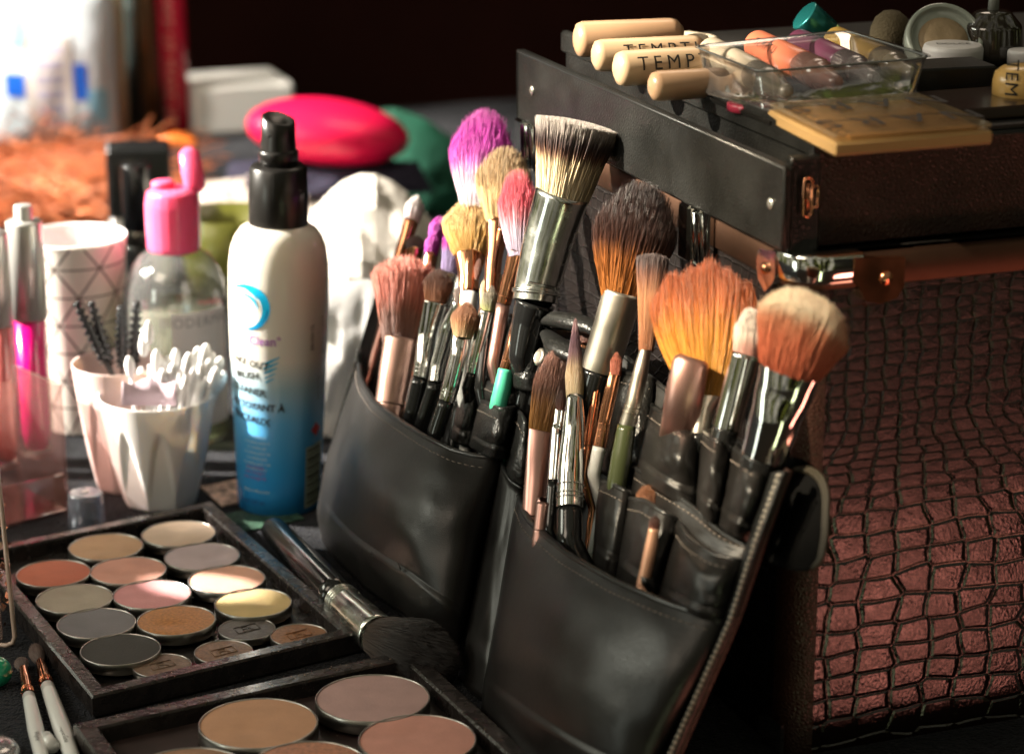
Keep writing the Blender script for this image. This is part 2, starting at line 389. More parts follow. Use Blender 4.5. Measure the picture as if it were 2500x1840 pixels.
def tabshape(c, ex, nrm, pts, th):
    """flat plate outline pts (x, z) with thickness"""
    n = len(pts); V = [c+ex*x+Z*z+nrm*th for x, z in pts] + [c+ex*x+Z*z for x, z in pts]
    return V, [tuple(range(n))] + [(i, (i+1) % n, n+(i+1) % n, n+i) for i in range(n)]
# flared plates on both sides of the bracket, with rivets
pl_r = tabshape(K + E2*.020, E2, -E1, [(0, ZR+.001), (.0215, ZR-.001), (.0215, ZR-.012), (.019, ZR-.0165), (.012, ZR-.018), (.0055, ZR-.0165), (.002, ZR-.0105), (0, ZR-.009)], .0040)
o = P('bracket_plate', case, *pl_r, copper, smooth=False); fixn(o)  # chrome plate in copper colour, its red reflection put into the material
pl_l = tabshape(K + E1*.014, E1, -E2, [(0, ZR+.001), (.014, ZR-.001), (.016, ZR-.006), (.014, ZR-.013), (.008, ZR-.0165), (.002, ZR-.012), (0, ZR-.009)], .0042)
o = P('bracket_plate', case, *pl_l, chrome, smooth=False); fixn(o)
P('rivet', case, *disc(K+E2*.0335+Z*(ZR-.008)-E1*.0036, -E1, .0027, .0022), copper)
P('rivet', case, *disc(K+E1*.0215+Z*(ZR-.007)-E2*.0040, -E2, .0023, .002), copper)
# foot bracket
o = P('foot_bracket', case, *tabshape(K+E1*.001, E1, -E2, [(0, 0.001), (.02, .001), (.02, .010), (.012, .014), (0, .014)], .0016), chrome, smooth=False); fixn(o)

# latches on the left face (a plate, a rolled bar and a keyhole)
def latch(pxc):
    q = on_plane(pxc, 0, K, E2); 
    # find distance along E1 whose rim point is seen at column pxc
    lo, hi = .02, LEFT_L
    for _ in range(40):
        md = (lo+hi)/2
        if proj(K+E1*md+Z*(ZR-.01))[0] > pxc: lo = md
        else: hi = md
    c = K + E1*lo - E2*.002
    t_plate = join(*[box(c + Z*(ZR-.009) - E2*.001, E1, E2, Z, .0125, .0016, .0125, .0008)])
    o = P('latch_plate', case, t_plate[0], t_plate[1], chrome, smooth=False); fixn(o)
    V, Fc = box(c + E1*.004 + Z*(ZR-.008) - E2*.0042, E1, E2, Z, .0052, .0022, .0118, .0012)
    o = P('latch_bar', case, V, Fc, chrome, smooth=False); fixn(o)
    P('latch_hook', case, *tube([c - E1*.004 - E2*.003 + Z*(ZR-.019), c - E1*.004 - E2*.005 + Z*(ZR+.002), c - E1*.0095 - E2*.005 + Z*(ZR+.002), c - E1*.0095 - E2*.003 + Z*(ZR-.019)], .0009, 8), chrome)
    P('keyhole', case, *disc(c + E1*.0088 - E2*.0026 + Z*(ZR-.008), -E2, .0020, .0016), mat('brass', (.75, .52, .18), .2, 1))
latch(1722); latch(1284)

# lid tray on top: solid dark box whose side flap stands off the left face
ZT = zat(K, 386)
def inner_box():
    base = K + E1*.012 + E2*.010
    return base
ib = inner_box()
hz_ = (ZT - ZR)/2
V, Fc = box(ib + E1*(LEFT_L/2-.01) + E2*(RIGHT_L/2) + Z*(ZR+hz_+.001), E1, E2, Z, LEFT_L/2-.012, RIGHT_L/2, hz_, .0016)
o = P('lid_box', case, V, Fc, leather_grain, smooth=False); fixn(o)
V, Fc = box(ib + E2*(RIGHT_L/2) + E1*.0018 + Z*(ZR+hz_+.001), E2, E1, Z, RIGHT_L/2-.0015, .0008, hz_-.0012, 0)
o = P('lid_front', case, V, Fc, leather_brown, smooth=False); fixn(o)
# top lining (4 mm proud rim on left and front)
V, Fc = box(ib + E1*(LEFT_L/2-.01) + E2*.0005 + Z*(ZT+.0022), E1, E2, Z, LEFT_L/2-.010, .0022, .0050, .0012)
o = P('lid_lip', case, V, Fc, leather_grain, smooth=False); fixn(o)
V, Fc = box(ib + E1*(LEFT_L/2-.01) + E2*(RIGHT_L/2+.004) + Z*(ZT+.0022), E1, E2, Z, LEFT_L/2-.014, RIGHT_L/2-.006, .0008, 0)
o = P('lid_lining', case, V, Fc, mat('lining_black', (.014, .012, .011), .65, bump=[('n', 700, .3, .0006)]), smooth=False); fixn(o)
# standing leather flap
fo = K - E2*.0045 + E1*.004
fl_top = zat(fo, 405); 
far = LEFT_L + .005
flap_h = (fl_top - ZR - .003)/2
V, Fc = box(fo + E1*(far/2) + Z*(ZR+.003+flap_h), E1, E2, Z, far/2, .0022, flap_h, .0012)
o = P('side_flap', case, V, Fc, leather_grain, smooth=False); fixn(o)
P('flap_edge', case, *tube([fo - E2*.0016 + Z*(ZR+.004), fo - E2*.0016 + Z*(fl_top-.001), fo + E1*far - E2*.0016 + Z*(fl_top-.001), fo + E1*far - E2*.0016 + Z*(ZR+.004)], .0009, 8), piping_m)
for l in (.010, far-.020):
    c = fo + E1*l + Z*(ZR + .55*(fl_top-ZR)) - E2*.0022
    P('flap_rivet', case, *disc(c, -E2, .0022, .0009), mat('rivet_pale', (.7, .66, .6), .25, .9))
# small copper hook clasp on the front end of the lid box
hk = ib - E2*.001 + E1*.0 ; hk = K + E1*.0105 + E2*.004
cz = (zat(hk, 425)+zat(hk, 520))/2; hh = (zat(hk, 425)-zat(hk, 520))/2
xh = Vector((1, -.2, 0)).normalized()
hp = K + E1*.004 + E2*.0035
def arcpts(c, ex, rx, rz, a0, a1, n): return [c + ex*(rx*math.cos(a0+(a1-a0)*i/n)) + Z*(rz*math.sin(a0+(a1-a0)*i/n)) for i in range(n+1)]
ring = arcpts(hp + Z*(cz+hh-.0016), E2, .0017, .0016, 0, math.pi, 8) + arcpts(hp + Z*(cz-hh+.0016), E2, .0017, .0016, math.pi, 2*math.pi, 8)
ring.append(ring[0])
P('hook_clasp', case, *join(tube(ring, .00065, 8), tube([hp+E2*.0017+Z*(cz+hh*.55), hp+E2*.0042+Z*(cz+hh*.5), hp+E2*.0042+Z*(cz-hh*.5), hp+E2*.0017+Z*(cz-hh*.55)], .0006, 8), tube([hp+Z*(cz+hh-.0022), hp+Z*(cz-hh+.0022)], .0005, 8)), copper)
V, Fc = box(K + E1*.0085 + E2*.0035 + Z*((ZR+ZT)/2), E2, E1, Z, .0065, .0024, hz_-.001, .0008)
o = P('lid_end', case, V, Fc, leather_grain, smooth=False); fixn(o)

# ------------------------------------------------------------------ text
def text_mesh(s, size, font_ext=.0, spacing=1.0, bold=.0):
    cu = bpy.data.curves.new('t', 'FONT'); cu.body = s; cu.size = size; cu.extrude = font_ext
    cu.align_x = 'CENTER'; cu.align_y = 'CENTER'; cu.resolution_u = 3; cu.offset = size*bold; cu.space_character = spacing
    ob = bpy.data.objects.new('t', cu); C.objects.link(ob)
    bpy.context.view_layer.update()
    dg = bpy.context.evaluated_depsgraph_get(); me = bpy.data.meshes.new_from_object(ob.evaluated_get(dg))
    import bmesh
    bm = bmesh.new(); bm.from_mesh(me)
    for _ in range(5):                                # small faces so that letters follow round surfaces
        bmesh.ops.triangulate(bm, faces=bm.faces)
        lg = [e_ for e_ in bm.edges if e_.calc_length() > size*.16]
        if not lg: break
        bmesh.ops.subdivide_edges(bm, edges=lg, cuts=1)
    bmesh.ops.triangulate(bm, faces=bm.faces); bm.verts.index_update()
    V = [v.co.copy() for v in bm.verts]; Fc = [tuple(v.index for v in p.verts) for p in bm.faces]; bm.free()
    bpy.data.objects.remove(ob); bpy.data.meshes.remove(me); bpy.data.curves.remove(cu)
    return V, Fc
def flat_text(name, t, s, size, c, ex, ey, m, spacing=1.0, lift=.0002, bold=0):
    V, Fc = text_mesh(s, size, spacing=spacing); n = ex.cross(ey).normalized()
    V = [c + ex*v.x + ey*v.y + n*lift for v in V]
    return P(name, t, V, Fc, m, smooth=False)
def wrap_text(name, t, s, size, G, r, axis, th0, zc, m, spacing=1.0, lift=.0002, rot=0, ref=None, sx=1.0, bold=.0):
    """text wrapped on a cylinder of radius r: centre angle th0, height zc along axis"""
    V, Fc = text_mesh(s, size, spacing=spacing, bold=bold)
    s_, b_ = ref
    W_ = []
    for v in V:
        x, y = v.x*sx, v.y
        if rot: x, y = x*math.cos(rot)-y*math.sin(rot), x*math.sin(rot)+y*math.cos(rot)
        a = th0 + x/r; W_.append(G + s_*((r+lift)*math.cos(a)) + b_*((r+lift)*math.sin(a)) + axis*(zc+y))
    return P(name, t, W_, Fc, m, smooth=False)

# ================================================================== THINGS ON THE LID TRAY
ZTT = ZT + .0031
def oriented(fl, fr, bl, z):
    a, b, c = on_z(*fl, z), on_z(*fr, z), on_z(*bl, z)
    ex = (b-a); w = ex.length; ex.normalize(); ey = (c-a); d = ey.length; ey.normalize()
    return a, ex, ey, w, d
# two-pan gold compact with see-through lid
a, ex, ey, w, d = oriented((2036, 384), (2425, 353), (1872, 300), ZTT)
H = .0082
cm = thing('cosmetic_compact', 'flat honey coloured double concealer compact with clear lid on front corner of case lid', 'compact', a)
cc_ = a + ex*w/2 + ey*d/2
gold_m = mat('honey_cream', (.60, .36, .14), .38, vary=(90, .12), coat=.3)
V, Fc = box(cc_ + Z*(H*.32), ex, ey, Z, w/2, d/2, H*.32, .0010); o = P('base', cm, V, Fc, mat('honey_plastic', (.50, .31, .13), .3, trans=.25, coat=.4), smooth=False); fixn(o)
for k in (0, 1):
    V, Fc = box(a + ex*w*.53 + ey*(d*(.27+.46*k)) + Z*(H*.70), ex, ey, Z, w*.40, d*.20, H*.06, .0004)
    o = P('cream_pan', cm, V, Fc, gold_m, smooth=False); fixn(o)
    flat_text('lettering', cm, 'NARS', .021, a + ex*w*.52 + ey*(d*(.27+.46*k)) + Z*(H*1.0+.0002), -ex, -ey, ink, 1.5)
V, Fc = box(cc_ + Z*(H*.88), ex, ey, Z, w/2-.0006, d/2-.0006, H*.10, .0004); o = P('lid', cm, V, Fc, thin('lid_clear_honey', (1, .93, .82), .06, .45, .12, .12, (.7, .55, .35)), smooth=False); fixn(o)

# airbrush bottles
def squeeze_bottle(A, Bp, r, body_m, t, capkind='dropper', frac=.60):
    """bottle lying from A (bottom) to Bp (tip)"""
    ax = (Bp-A); L = ax.length; ax.normalize()
    if capkind == 'none':
        body = [(0, 0), (r*.55, 0.0005), (r*.9, .0018), (r, .004), (r, L-.006), (r*.92, L-.003), (r*.6, L-.0006), (0, L)]
        P('body', t, *lathe(A, body, 32, ax), body_m); return ax
    body = [(0, 0), (r*.9, .0003), (r, .0015), (r, L*frac-.001), (r*.9, L*frac), (0, L*frac)]
    P('body', t, *lathe(A, body, 32, ax), body_m)
    q = L*(1-frac); cap = soft([(r*.97, L*frac+.0002), (r*1.0, L*frac+q*.42), (r*.93, L*frac+q*.48), (r*.80, L*frac+q*.52), (r*.58, L*frac+q*.80), (r*.46, L*.985), (r*.25, L), (0, L)], .0006)
    ridge = lambda a_, z_: 1 + (.02*math.cos(a_*30) if z_ < L*frac+L*(1-frac)*.42 else 0)
    bc = body_m.node_tree.nodes['Principled BSDF'].inputs['Base Color'].default_value; bc = _base[body_m.name]
    P('cap', t, *lathe(A, cap, 90, ax, ridge), thin('frosted_'+body_m.name, tuple(.45+.5*x for x in bc), .10, .45, .2, .45, tuple(.45*x+.33*y for x, y in zip(bc, (.8, .75, .7)))))
    P('nozzle', t, *lathe(A, [(r*.30, L*frac+q*.3), (r*.22, L*.97), (0, L*.972)], 20, ax), body_m)
    return ax
cream_b = mat('cream_liquid', (.52, .43, .32), .3, vary=(30, .08), coat=.3)
peach_b = mat('peach_foundation', (.43, .26, .15), .33, vary=(30, .08), coat=.3)
peach2_b = mat('light_peach_foundation', (.48, .33, .20), .33, vary=(30, .08), coat=.3)
coral_b = mat('coral_liquid', (.68, .19, .10), .33, vary=(30, .08), coat=.3)
plum_b = mat('plum_liquid', (.13, .035, .07), .33, vary=(30, .1), coat=.3)
ochre_b = mat('ochre_liquid', (.42, .26, .06), .33, vary=(30, .1), coat=.3)
def lying(px0, px1, wpx, z, mtl, label, group=None, frac=.6, kind='dropper', words=None, cat='bottle', tsize=None, toff=.5):
    r0 = mm(on_z(*px0, z), wpx)/2
    A, Bp = on_z(*px0, z+r0), on_z(*px1, z+r0)
    t = thing('makeup_bottle', label, cat, A, group)
    ax = squeeze_bottle(A, Bp, r0, mtl, t, kind, frac)
    if words:
        view = (CAM-(A+Bp)/2); view = (view - ax*view.dot(ax)).normalized()
        up = (Z - ax*Z.dot(ax)).normalized()
        s_ = (view*.85+up*.15).normalized()
        b_ = ax.cross(s_)
        L = (Bp-A).length
        wrap_text('lettering', t, words, tsize or r0*1.0, A, r0, ax, 0, L*toff, ink, 1.45, .0003, rot=math.pi/2, ref=(s_, b_), bold=0)
    return t
cT = lambda x, y: (1200+.579*x, .579*y)
g1 = 'peach foundation bottles lying behind the flap'
lying(cT(348, 168), cT(805, 150), 84, ZTT, peach_b, 'rearmost peach foundation bottle lying on the case lid, without lettering in view', g1, kind='none')
lying(cT(425, 236), cT(900, 214), 76, ZTT, peach2_b, 'lettered cream foundation bottle between the rearmost and the front lettered bottle', g1, kind='none', words='TEMPTU', toff=.60, tsize=.0078)
lying(cT(520, 292), cT(985, 262), 84, ZTT, peach2_b, 'front lettered foundation bottle lying half hidden by the clear tray', g1, kind='none', words='TEMPTU', toff=.55, tsize=.0084)
lying(cT(665, 366), cT(1010, 345), 72, ZTT, peach_b, 'nearest unlettered peach bottle low behind the leather flap', g1, kind='none')
lying(cT(800, 165), cT(960, 190), 44, ZTT, cream_b, 'small pale pink bottle end behind the row of foundation bottles', g1, kind='none')

# clear blister tray
zb = ZTT + .0035; zt = zb + .0150
r4 = [on_z(*cT(855, 197), zt), on_z(*cT(1130, 304), zt), on_z(*cT(1858, 243), zt), on_z(*cT(1500, 132), zt)]
b4 = [on_z(*cT(893, 392), zb), on_z(*cT(1160, 470), zb), on_z(*cT(1795, 415), zb), None]
b4[3] = b4[0] + (b4[2]-b4[1])
def rrect(c4, n=6, rr=.18):
    out = []
    for i in range(4):
        p, c_, q = c4[i-1], c4[i], c4[(i+1) % 4]
        u = c_ + (p-c_)*rr*.5; v = c_ + (q-c_)*rr*.5
        for k in range(n+1):
            s = k/n; out.append(u*(1-s)**2 + c_*2*s*(1-s) + v*s*s)
        for k in range(1, 10): s = k/10; out.append(v*(1-s) + (q+(c_-q)*rr*.5)*s)
    return out
top_, bot_ = rrect(r4), rrect(b4)
n = len(top_); V = []
cen = sum(top_, Vector())/n
lev = [0, .04, .08, .14, .20, .26, .5, .8, 1.0, 1.0]
for li, s in enumerate(lev):
    for i in range(n):
        p = bot_[i].lerp(top_[i], s)
        if 1 <= li <= 4: 
            out = (p-(bot_[i].lerp(cen, .0)+Vector((0, 0, p.z-bot_[i].z)))); d_ = (p - Vector((cen.x, cen.y, p.z))).normalized()
            p = p + d_*(.0007*(1 if i % 2 else -.3))
        if li == 9: p = p + (p - cen).normalized()*.0016 + Z*.0002
        V.append(p)
Fc = [(l*n+i, l*n+(i+1) % n, (l+1)*n+(i+1) % n, (l+1)*n+i) for l in range(len(lev)-1) for i in range(n)]
Fc.append(tuple(range(n)))
blister = mesh('plastic_tray', V, Fc, thin('thin_clear_plastic', (.97, .96, .95), .05, .62, .05, .02, (.8, .8, .8), bump=[('n', 60, .10, .001)]))
tag(blister, 'clear plastic tray with ribbed rim edge holding four coloured bottles', 'plastic tray')
md = blister.modifiers.new('s', 'SOLIDIFY'); md.thickness = .0004
rim = world_part(mesh('tray_rim', *tube(top_ + [top_[0]], .00045, 6)[:2], mat('rim_grey_clear', (.35, .38, .38), .12, trans=.35, coat=1)), blister)
zz = zb + .0006
g2 = 'airbrush bottles in the clear tray'
lying(cT(925, 218), cT(1250, 390), 70, zz, cream_b, 'cream airbrush bottle with frosted cap, leftmost in the clear tray', g2, words='SHAKE WELL', tsize=.0024, toff=.40)
lying(cT(1120, 190), cT(1462, 352), 72, zz+.001, coral_b, 'coral airbrush bottle with lettering and frosted cap in the clear tray', g2, words='TEMPTU', tsize=.0052, toff=.26)
lying(cT(1295, 180), cT(1620, 330), 66, zz+.001, plum_b, 'dark plum airbrush bottle with frosted cap in the clear tray', g2)
lying(cT(1450, 172), cT(1782, 316), 68, zz, ochre_b, 'ochre airbrush bottle with frosted cap, rightmost in the clear tray', g2)
# crimson pot below the tray, black zip pouch edge
Pc = on_z(1838, 262, ZTT+.001)
cp = mesh('cream_pot', *lathe(Vector((Pc.x, Pc.y, ZTT)), soft([(.0105, 0), (.0105, .0028), (.009, .0033), (0, .0033)], .0004), 32), mat('crimson_gloss', (.35, .03, .06), .2, coat=.6))
tag(cp, 'flat crimson gloss pot under the clear tray corner', 'pot')
# zip pouch edge along the tray
zp = thing('zip_pouch', 'black zip pouch edge with ribbed teeth beneath the clear tray', 'pouch', on_z(1720, 240, ZTT))
za, zb2 = on_z(1716, 232, ZTT+.001), on_z(1885, 300, ZTT+.001)
P('teeth', zp, *join(*[box(za.lerp(zb2, i/46), (zb2-za).normalized(), Z.cross((zb2-za).normalized()), Z, .00038, .0016, .0009, .0002) for i in range(47)]), blackplastic, smooth=False)

# compartment wall, jars, sponge and tubes at the back right of the lid
cb = thing('divider_box', 'low black open divider box behind the honey compact on the case lid', 'box', on_z(2300, 240, ZTT))
p0, p1 = on_z(2238, 242, ZTT), on_z(2432, 232, ZTT); exx = (p1-p0).normalized(); eyy = Z.cross(exx)
hb = zat(p0, 170)-ZTT
V, Fc = box((p0+p1)/2 + eyy*.012 + exx*.0 + Z*(hb/2), exx, eyy, Z, (p1-p0).length/2, .012, hb/2, .0008); o = P('body', cb, V, Fc, leather, smooth=False); fixn(o)
p0, p1 = on_z(2250, 262, ZTT), on_z(2560, 300, ZTT)
tl = mesh('palette_case', *box(on_z(2400, 270, ZTT)+Z*.0028, E2, E1, Z, .055, .020, .0026, .0008), mat('brown_gloss', (.030, .016, .012), .25, coat=.4), smooth=False); fixn(tl)
tag(tl, 'closed flat dark brown palette lying right of the honey compact', 'palette')
# open glass jar lid facing the camera
Pj = on_z(2318, 172, ZTT)
Pj = on_z(2318, 176, ZTT); jr = mm(Pj, 196)/2
jl = thing('jar', 'open cream jar tipped towards viewer behind the black divider box', 'jar', Pj)
jax = Vector((.05, -.80, .62)).normalized(); jc = Pj + Z*(jr*.72) + Vector((0, .016, 0))
P('glass_rim', jl, *lathe(jc - jax*.010, soft([(jr*.80, 0), (jr*.98, .002), (jr, .008), (jr*.97, .0105), (jr*.86, .0105), (jr*.84, .0075), (jr*.66, .007), (0, .007)], .0006), 56, jax), mat('jar_glass_grey', (.30, .33, .29), .14, spec=.8, coat=1))
P('cream', jl, *lathe(jc - jax*.0026, [(jr*.64, 0), (jr*.62, .0006), (jr*.3, .0012), (0, .0009)], 48, jax), mat('tan_cream', (.34, .25, .15), .4, bump=[('n', 120, .5, .003)]))
Pw = on_z(2324, 176, ZTT)
wlid = mesh('makeup_pot', *lathe(Pw, soft([(.0128, 0), (.0130, hb*.85), (.0122, hb), (0, hb*1.0)], .0005), 48), mat('white_lid', (.62, .60, .60), .35)); tag(wlid, 'flat white round pot with printed name before the open jar', 'pot')
tm_ = text_mesh('DOLCE', .0046)
world_part(mesh('lettering', [Pw + Z*(hb+.0002) + Vector((v.x, v.y*1.2, 0)) for v in tm_[0]], tm_[1], ink, smooth=False), wlid)
Pw = on_z(2500, 168, ZTT)
wj = mesh('cream_jar', *lathe(Pw, soft([(.0075, 0), (.0075, .0075), (.007, .0083), (0, .0083)], .0005), 40), mat('white_lid', (.62, .6, .6), .35)); tag(wj, 'white lidded jar cut off by the right edge of the photo', 'jar')
Ps = on_z(2172, 128, ZTT)
rs = mm(Ps, 102)/2; hs = zat(Ps, 24)-ZTT
sp_ = mesh('makeup_sponge', *lathe(Ps, [(rs*.5, 0), (rs*.86, hs*.12), (rs, hs*.35), (rs*.95, hs*.6), (rs*.75, hs*.82), (rs*.4, hs*.96), (0, hs)], 40), mat('olive_sponge', (.085, .065, .035), .9, bump=[('v', 900, .5, .0006)])); tag(sp_, 'olive brown egg shaped sponge standing behind clear tray', 'sponge')
# teal topped tube leaning
A = on_z(2060, 120, ZTT+.004); Bt = on_y(1962, 36, A.y-.004)
tt = thing('cosmetic_tube', 'teal and green capped tube leaning behind the clear tray', 'tube', A)
ax = (Bt-A); L = ax.length; ax.normalize()
P('tube_body', tt, *lathe(A, [(.0060, 0), (.0064, L*.45)], 32, ax), mat('lime_metal', (.16, .30, .06), .3, .5))
P('tube_cap', tt, *lathe(A, soft([(.0070, L*.45), (.0074, L*.98), (.0066, L), (0, L)], .0006), 32, ax), mat('teal_metal', (.02, .20, .20), .25, .5))
# foundation bottle at right edge
Pb = on_z(2492, 262, ZTT); rb = .0118
fb = thing('foundation_bottle', 'upright honey coloured lettered bottle cut off by the right photo edge', 'bottle', Pb)
hb_ = zat(Pb, 158)-ZTT
P('body', fb, *lathe(Pb, [(rb, 0), (rb, hb_*.62), (rb*.93, hb_*.82), (rb*.7, hb_*.95), (rb*.35, hb_), (0, hb_)], 40), mat('honey_foundation', (.62, .38, .12), .32, vary=(40, .08), coat=.3))
wrap_text('lettering', fb, 'TEMPTU', .0075, Pb, rb, Z, -2.15, hb_*.36, ink, 1.1, .0003, rot=-math.pi/2, ref=(Vector((1, 0, 0)), Vector((0, 1, 0))))
# dark atomiser and clear stick at far right
Pd = on_z(2418, 150, ZTT)
db = thing('glass_atomiser', 'dark smoked glass bottle with clear stopper behind the open jar', 'bottle', Pd)
P('body', db, *lathe(Pd, soft([(.013, 0), (.014, .004), (.013, .016), (.008, .022), (.005, .023)], .001), 40), mat('smoked_glass', (.03, .025, .02), .1, coat=1))
P('stopper', db, *lathe(Pd, soft([(.0025, .023), (.0022, .036), (.003, .046), (0, .046)], .0005), 24), mat('pale_stopper', (.35, .36, .33), .2, coat=.5))
# dark brush handles and clutter silhouettes at the far end
for i, (x0, y0, x1, y1, r, nm, lb) in enumerate([(2260, 110, 2330, 48, .0020, 'makeup_pencil', 'dark pencil leaning behind the open jar'), (2300, 132, 2420, 70, .003, 'mascara_tube', 'black mascara tube lying behind the open jar')]):
    A = on_z(x0, y0, ZTT+r); Bt = on_z(x1, y1, ZTT+r+.002)
    tag(mesh(nm, *tube([A, Bt], r, 14), blackgloss), lb, nm.split('_')[1])
from mathutils import noise as mnoise
# ================================================================== BRUSH POUCH (leans against the left face of the case)
PO = on_z(775, 1300, 0)
PU = hv(-65)                                  # along its foot, towards the camera
PA = Vector((-PU.y, PU.x, 0))                   # into the case
TH = math.radians(25)
PV = PA*math.sin(TH) + Z*math.cos(TH)           # up the leaning panel
PW = -PA*math.cos(TH) + Z*math.sin(TH)          # out of the panel
def pp(px, py, w=0.0):
    q = on_plane(px, py, PO + PW*w, PW)
    if q.z < .0012:                             # never below the table: slide outwards along the ray
        q = on_z(px, py, .0012)
    return q
def resample(poly, n):
    P_ = [Vector((x, y)) for x, y in poly]; L = [0]
    for i in range(1, len(P_)): L.append(L[-1]+(P_[i]-P_[i-1]).length)
    out = []
    for k in range(n):
        d = L[-1]*k/(n-1); i = 1
        while i < len(L)-1 and L[i] < d: i += 1
        s = (d-L[i-1])/max(L[i]-L[i-1], 1e-9); out.append(P_[i-1].lerp(P_[i], min(max(s, 0), 1)))
    return out
def smoothpoly(poly, n=40, it=6):
    r = resample(poly, n)
    for _ in range(it):
        r = [r[0]] + [(r[i-1]+r[i]*2+r[i+1])/4 for i in range(1, n-1)] + [r[-1]]
    return r
def fnoise(x, y, seed=0):
    return mnoise.noise(Vector((x*1.3+seed*3.7, y*1.1-seed*1.9, seed*.7)))*1.1 + mnoise.noise(Vector((x*3.1+seed, y*2.3, seed*2.1)))*.4
def patch(name, t, top, bot, left, right, w0=0.0, bulge=.01, prof=None, m=None, nu=48, nv=40, edge=True, stitch=None, wr=.0010, seed=0, edge_r=.0011, thick=.0014, pw=.6, w0b=None):
    T_, B_, L_, R_ = smoothpoly(top, nu), smoothpoly(bot, nu), smoothpoly(left, nv), smoothpoly(right, nv)
    V, U, G = [], [], []
    prof = prof or (lambda v: .75 + .25*math.sin(math.pi*min(v*1.2, 1)) if v < .8 else 1-(v-.8)*1.2)
    for j in range(nv):
        v = j/(nv-1); row = []
        for i in range(nu):
            u = i/(nu-1)
            a = T_[i]*(1-v)+B_[i]*v; b = L_[j]*(1-u)+R_[j]*u
            c = T_[0]*(1-u)*(1-v)+T_[-1]*u*(1-v)+B_[0]*(1-u)*v+B_[-1]*u*v
            q = a+b-c
            base = w0 if w0b is None else w0*(1-v)+w0b*v
            f = math.sin(math.pi*min(max(u, 0), 1))**pw
            w = base + bulge*f*prof(v) + wr*fnoise(u*2.2, v*2.6, seed)*f
            row.append(pp(q.x, q.y, w)); U.append((u, v))
        G.append(row); V += row
    Fc = [(j*nu+i, j*nu+i+1, (j+1)*nu+i+1, (j+1)*nu+i) for j in range(nv-1) for i in range(nu-1)]
    o = P(name, t, V, Fc, U, m or leather)
    if thick:
        md = o.modifiers.new('s', 'SOLIDIFY'); md.thickness = thick; md.offset = 0
    if edge:
        e_ = world_part(mesh('piping', *tube(G[0], edge_r, 10), piping_m), o)
    if stitch:
        st = []
        row = [G[0][i].lerp(G[1][i], 1) for i in range(nu)]
        k = stitch/ max((G[0][0]-G[1][0]).length, 1e-6)
        rowp = []
        for i in range(nu):
            j = min(int(k)+1, nv-1); rowp.append(G[min(int(k), nv-2)][i].lerp(G[j][i], k-int(k)) + PW*.0009)
        d = 0; pos = []; 
        for i in range(nu-1):
            seg_ = (rowp[i+1]-rowp[i]).length; x = -d
            while x + .0034 < seg_:
                x += .0034; pos.append((rowp[i].lerp(rowp[i+1], x/seg_), (rowp[i+1]-rowp[i]).normalized()))
            d = seg_-x
        if pos:
            parts = [tube([p-dd*.0011-PW*.0002, p+PW*.0001, p+dd*.0011-PW*.0002], .00026, 5) for p, dd in pos]
            world_part(mesh('stitching', *join(*parts), thread_m), o)
    return o, G
cC = lambda x, y: (700+.4539*x, 750+.4539*y)
cB = lambda x, y: (1150+.4539*x, 550+.4539*y)
c4 = lambda x, y: (850+.3935*x, 200+.3935*y)
cL = lambda x, y: (1100+.6236*x, 1050+.6236*y)

pouch = thing('brush_pouch', 'black leather brush pouch with many pockets leaning against the case', 'brush pouch', PO)
# back panel
patch('back_panel', pouch, [(925, 700), (1060, 730), (1220, 775), (1320, 800), (1450, 805), (1560, 900), (1700, 1010), (1915, 1146)],
      [(782, 1312), (1000, 1520), (1250, 1760), (1570, 2030)], [(925, 700), (880, 850), (815, 1120), (782, 1312)],
      [(1915, 1146), (1845, 1318), (1785, 1512), (1650, 1830), (1570, 2030)], w0=0, bulge=.0, m=inner_m, wr=.0, edge=True)
# upper tubes of the back row
def pocket(name, top, bot, w0, bulge, seed=0, m=None, stitch=.0045, left=None, right=None, **k):
    patch(name, pouch, top, bot, left or [top[0], bot[0]], right or [top[-1], bot[-1]], w0=w0, bulge=bulge, seed=seed, m=m or leather_grain, nu=30, nv=26, stitch=stitch, **k)
pocket('pocket', [(1150, 790), (1185, 770), (1225, 775), (1262, 800)], [(1130, 925), (1160, 940), (1230, 950), (1262, 945)], .001, .006, 3)
pocket('pocket', [c4(950, 1425), c4(1020, 1455), c4(1120, 1500), c4(1215, 1500)], [(1190, 925), (1230, 935), (1270, 950), (1322, 960)], .002, .011, 5)
pocket('pocket', [c4(1195, 1520), c4(1250, 1560), c4(1340, 1620), c4(1450, 1650), c4(1550, 1600)], [(1290, 985), (1330, 1010), (1400, 1040), (1470, 1060)], .002, .012, 8)
pocket('pocket', [cC(940, 405), cC(985, 440), cC(1040, 445)], [cC(880, 700), cC(930, 740), cC(990, 745)], .003, .007, 9)
pocket('pocket', [cC(1045, 370), cC(1100, 420), cC(1180, 425), cC(1275, 440)], [cC(1040, 520), cC(1110, 545), cC(1180, 570), cC(1240, 580)], .002, .010, 11)
pocket('pocket', [cC(1045, 503), cC(1090, 520), cC(1150, 550), cC(1228, 540)], [cC(985, 745), cC(1060, 790), cC(1120, 810), cC(1180, 815)], .006, .012, 12)
pocket('pocket', [cC(1240, 560), cC(1265, 575), cC(1290, 640), cC(1330, 660)], [cC(1185, 860), cC(1200, 920), cC(1260, 955), cC(1300, 960)], .004, .008, 14)
pocket('pocket', [cB(700, 760), cB(760, 780), cB(860, 800), cB(985, 830)], [cB(640, 1300), cB(740, 1350), cB(850, 1400), cB(930, 1400)], .001, .008, 15)
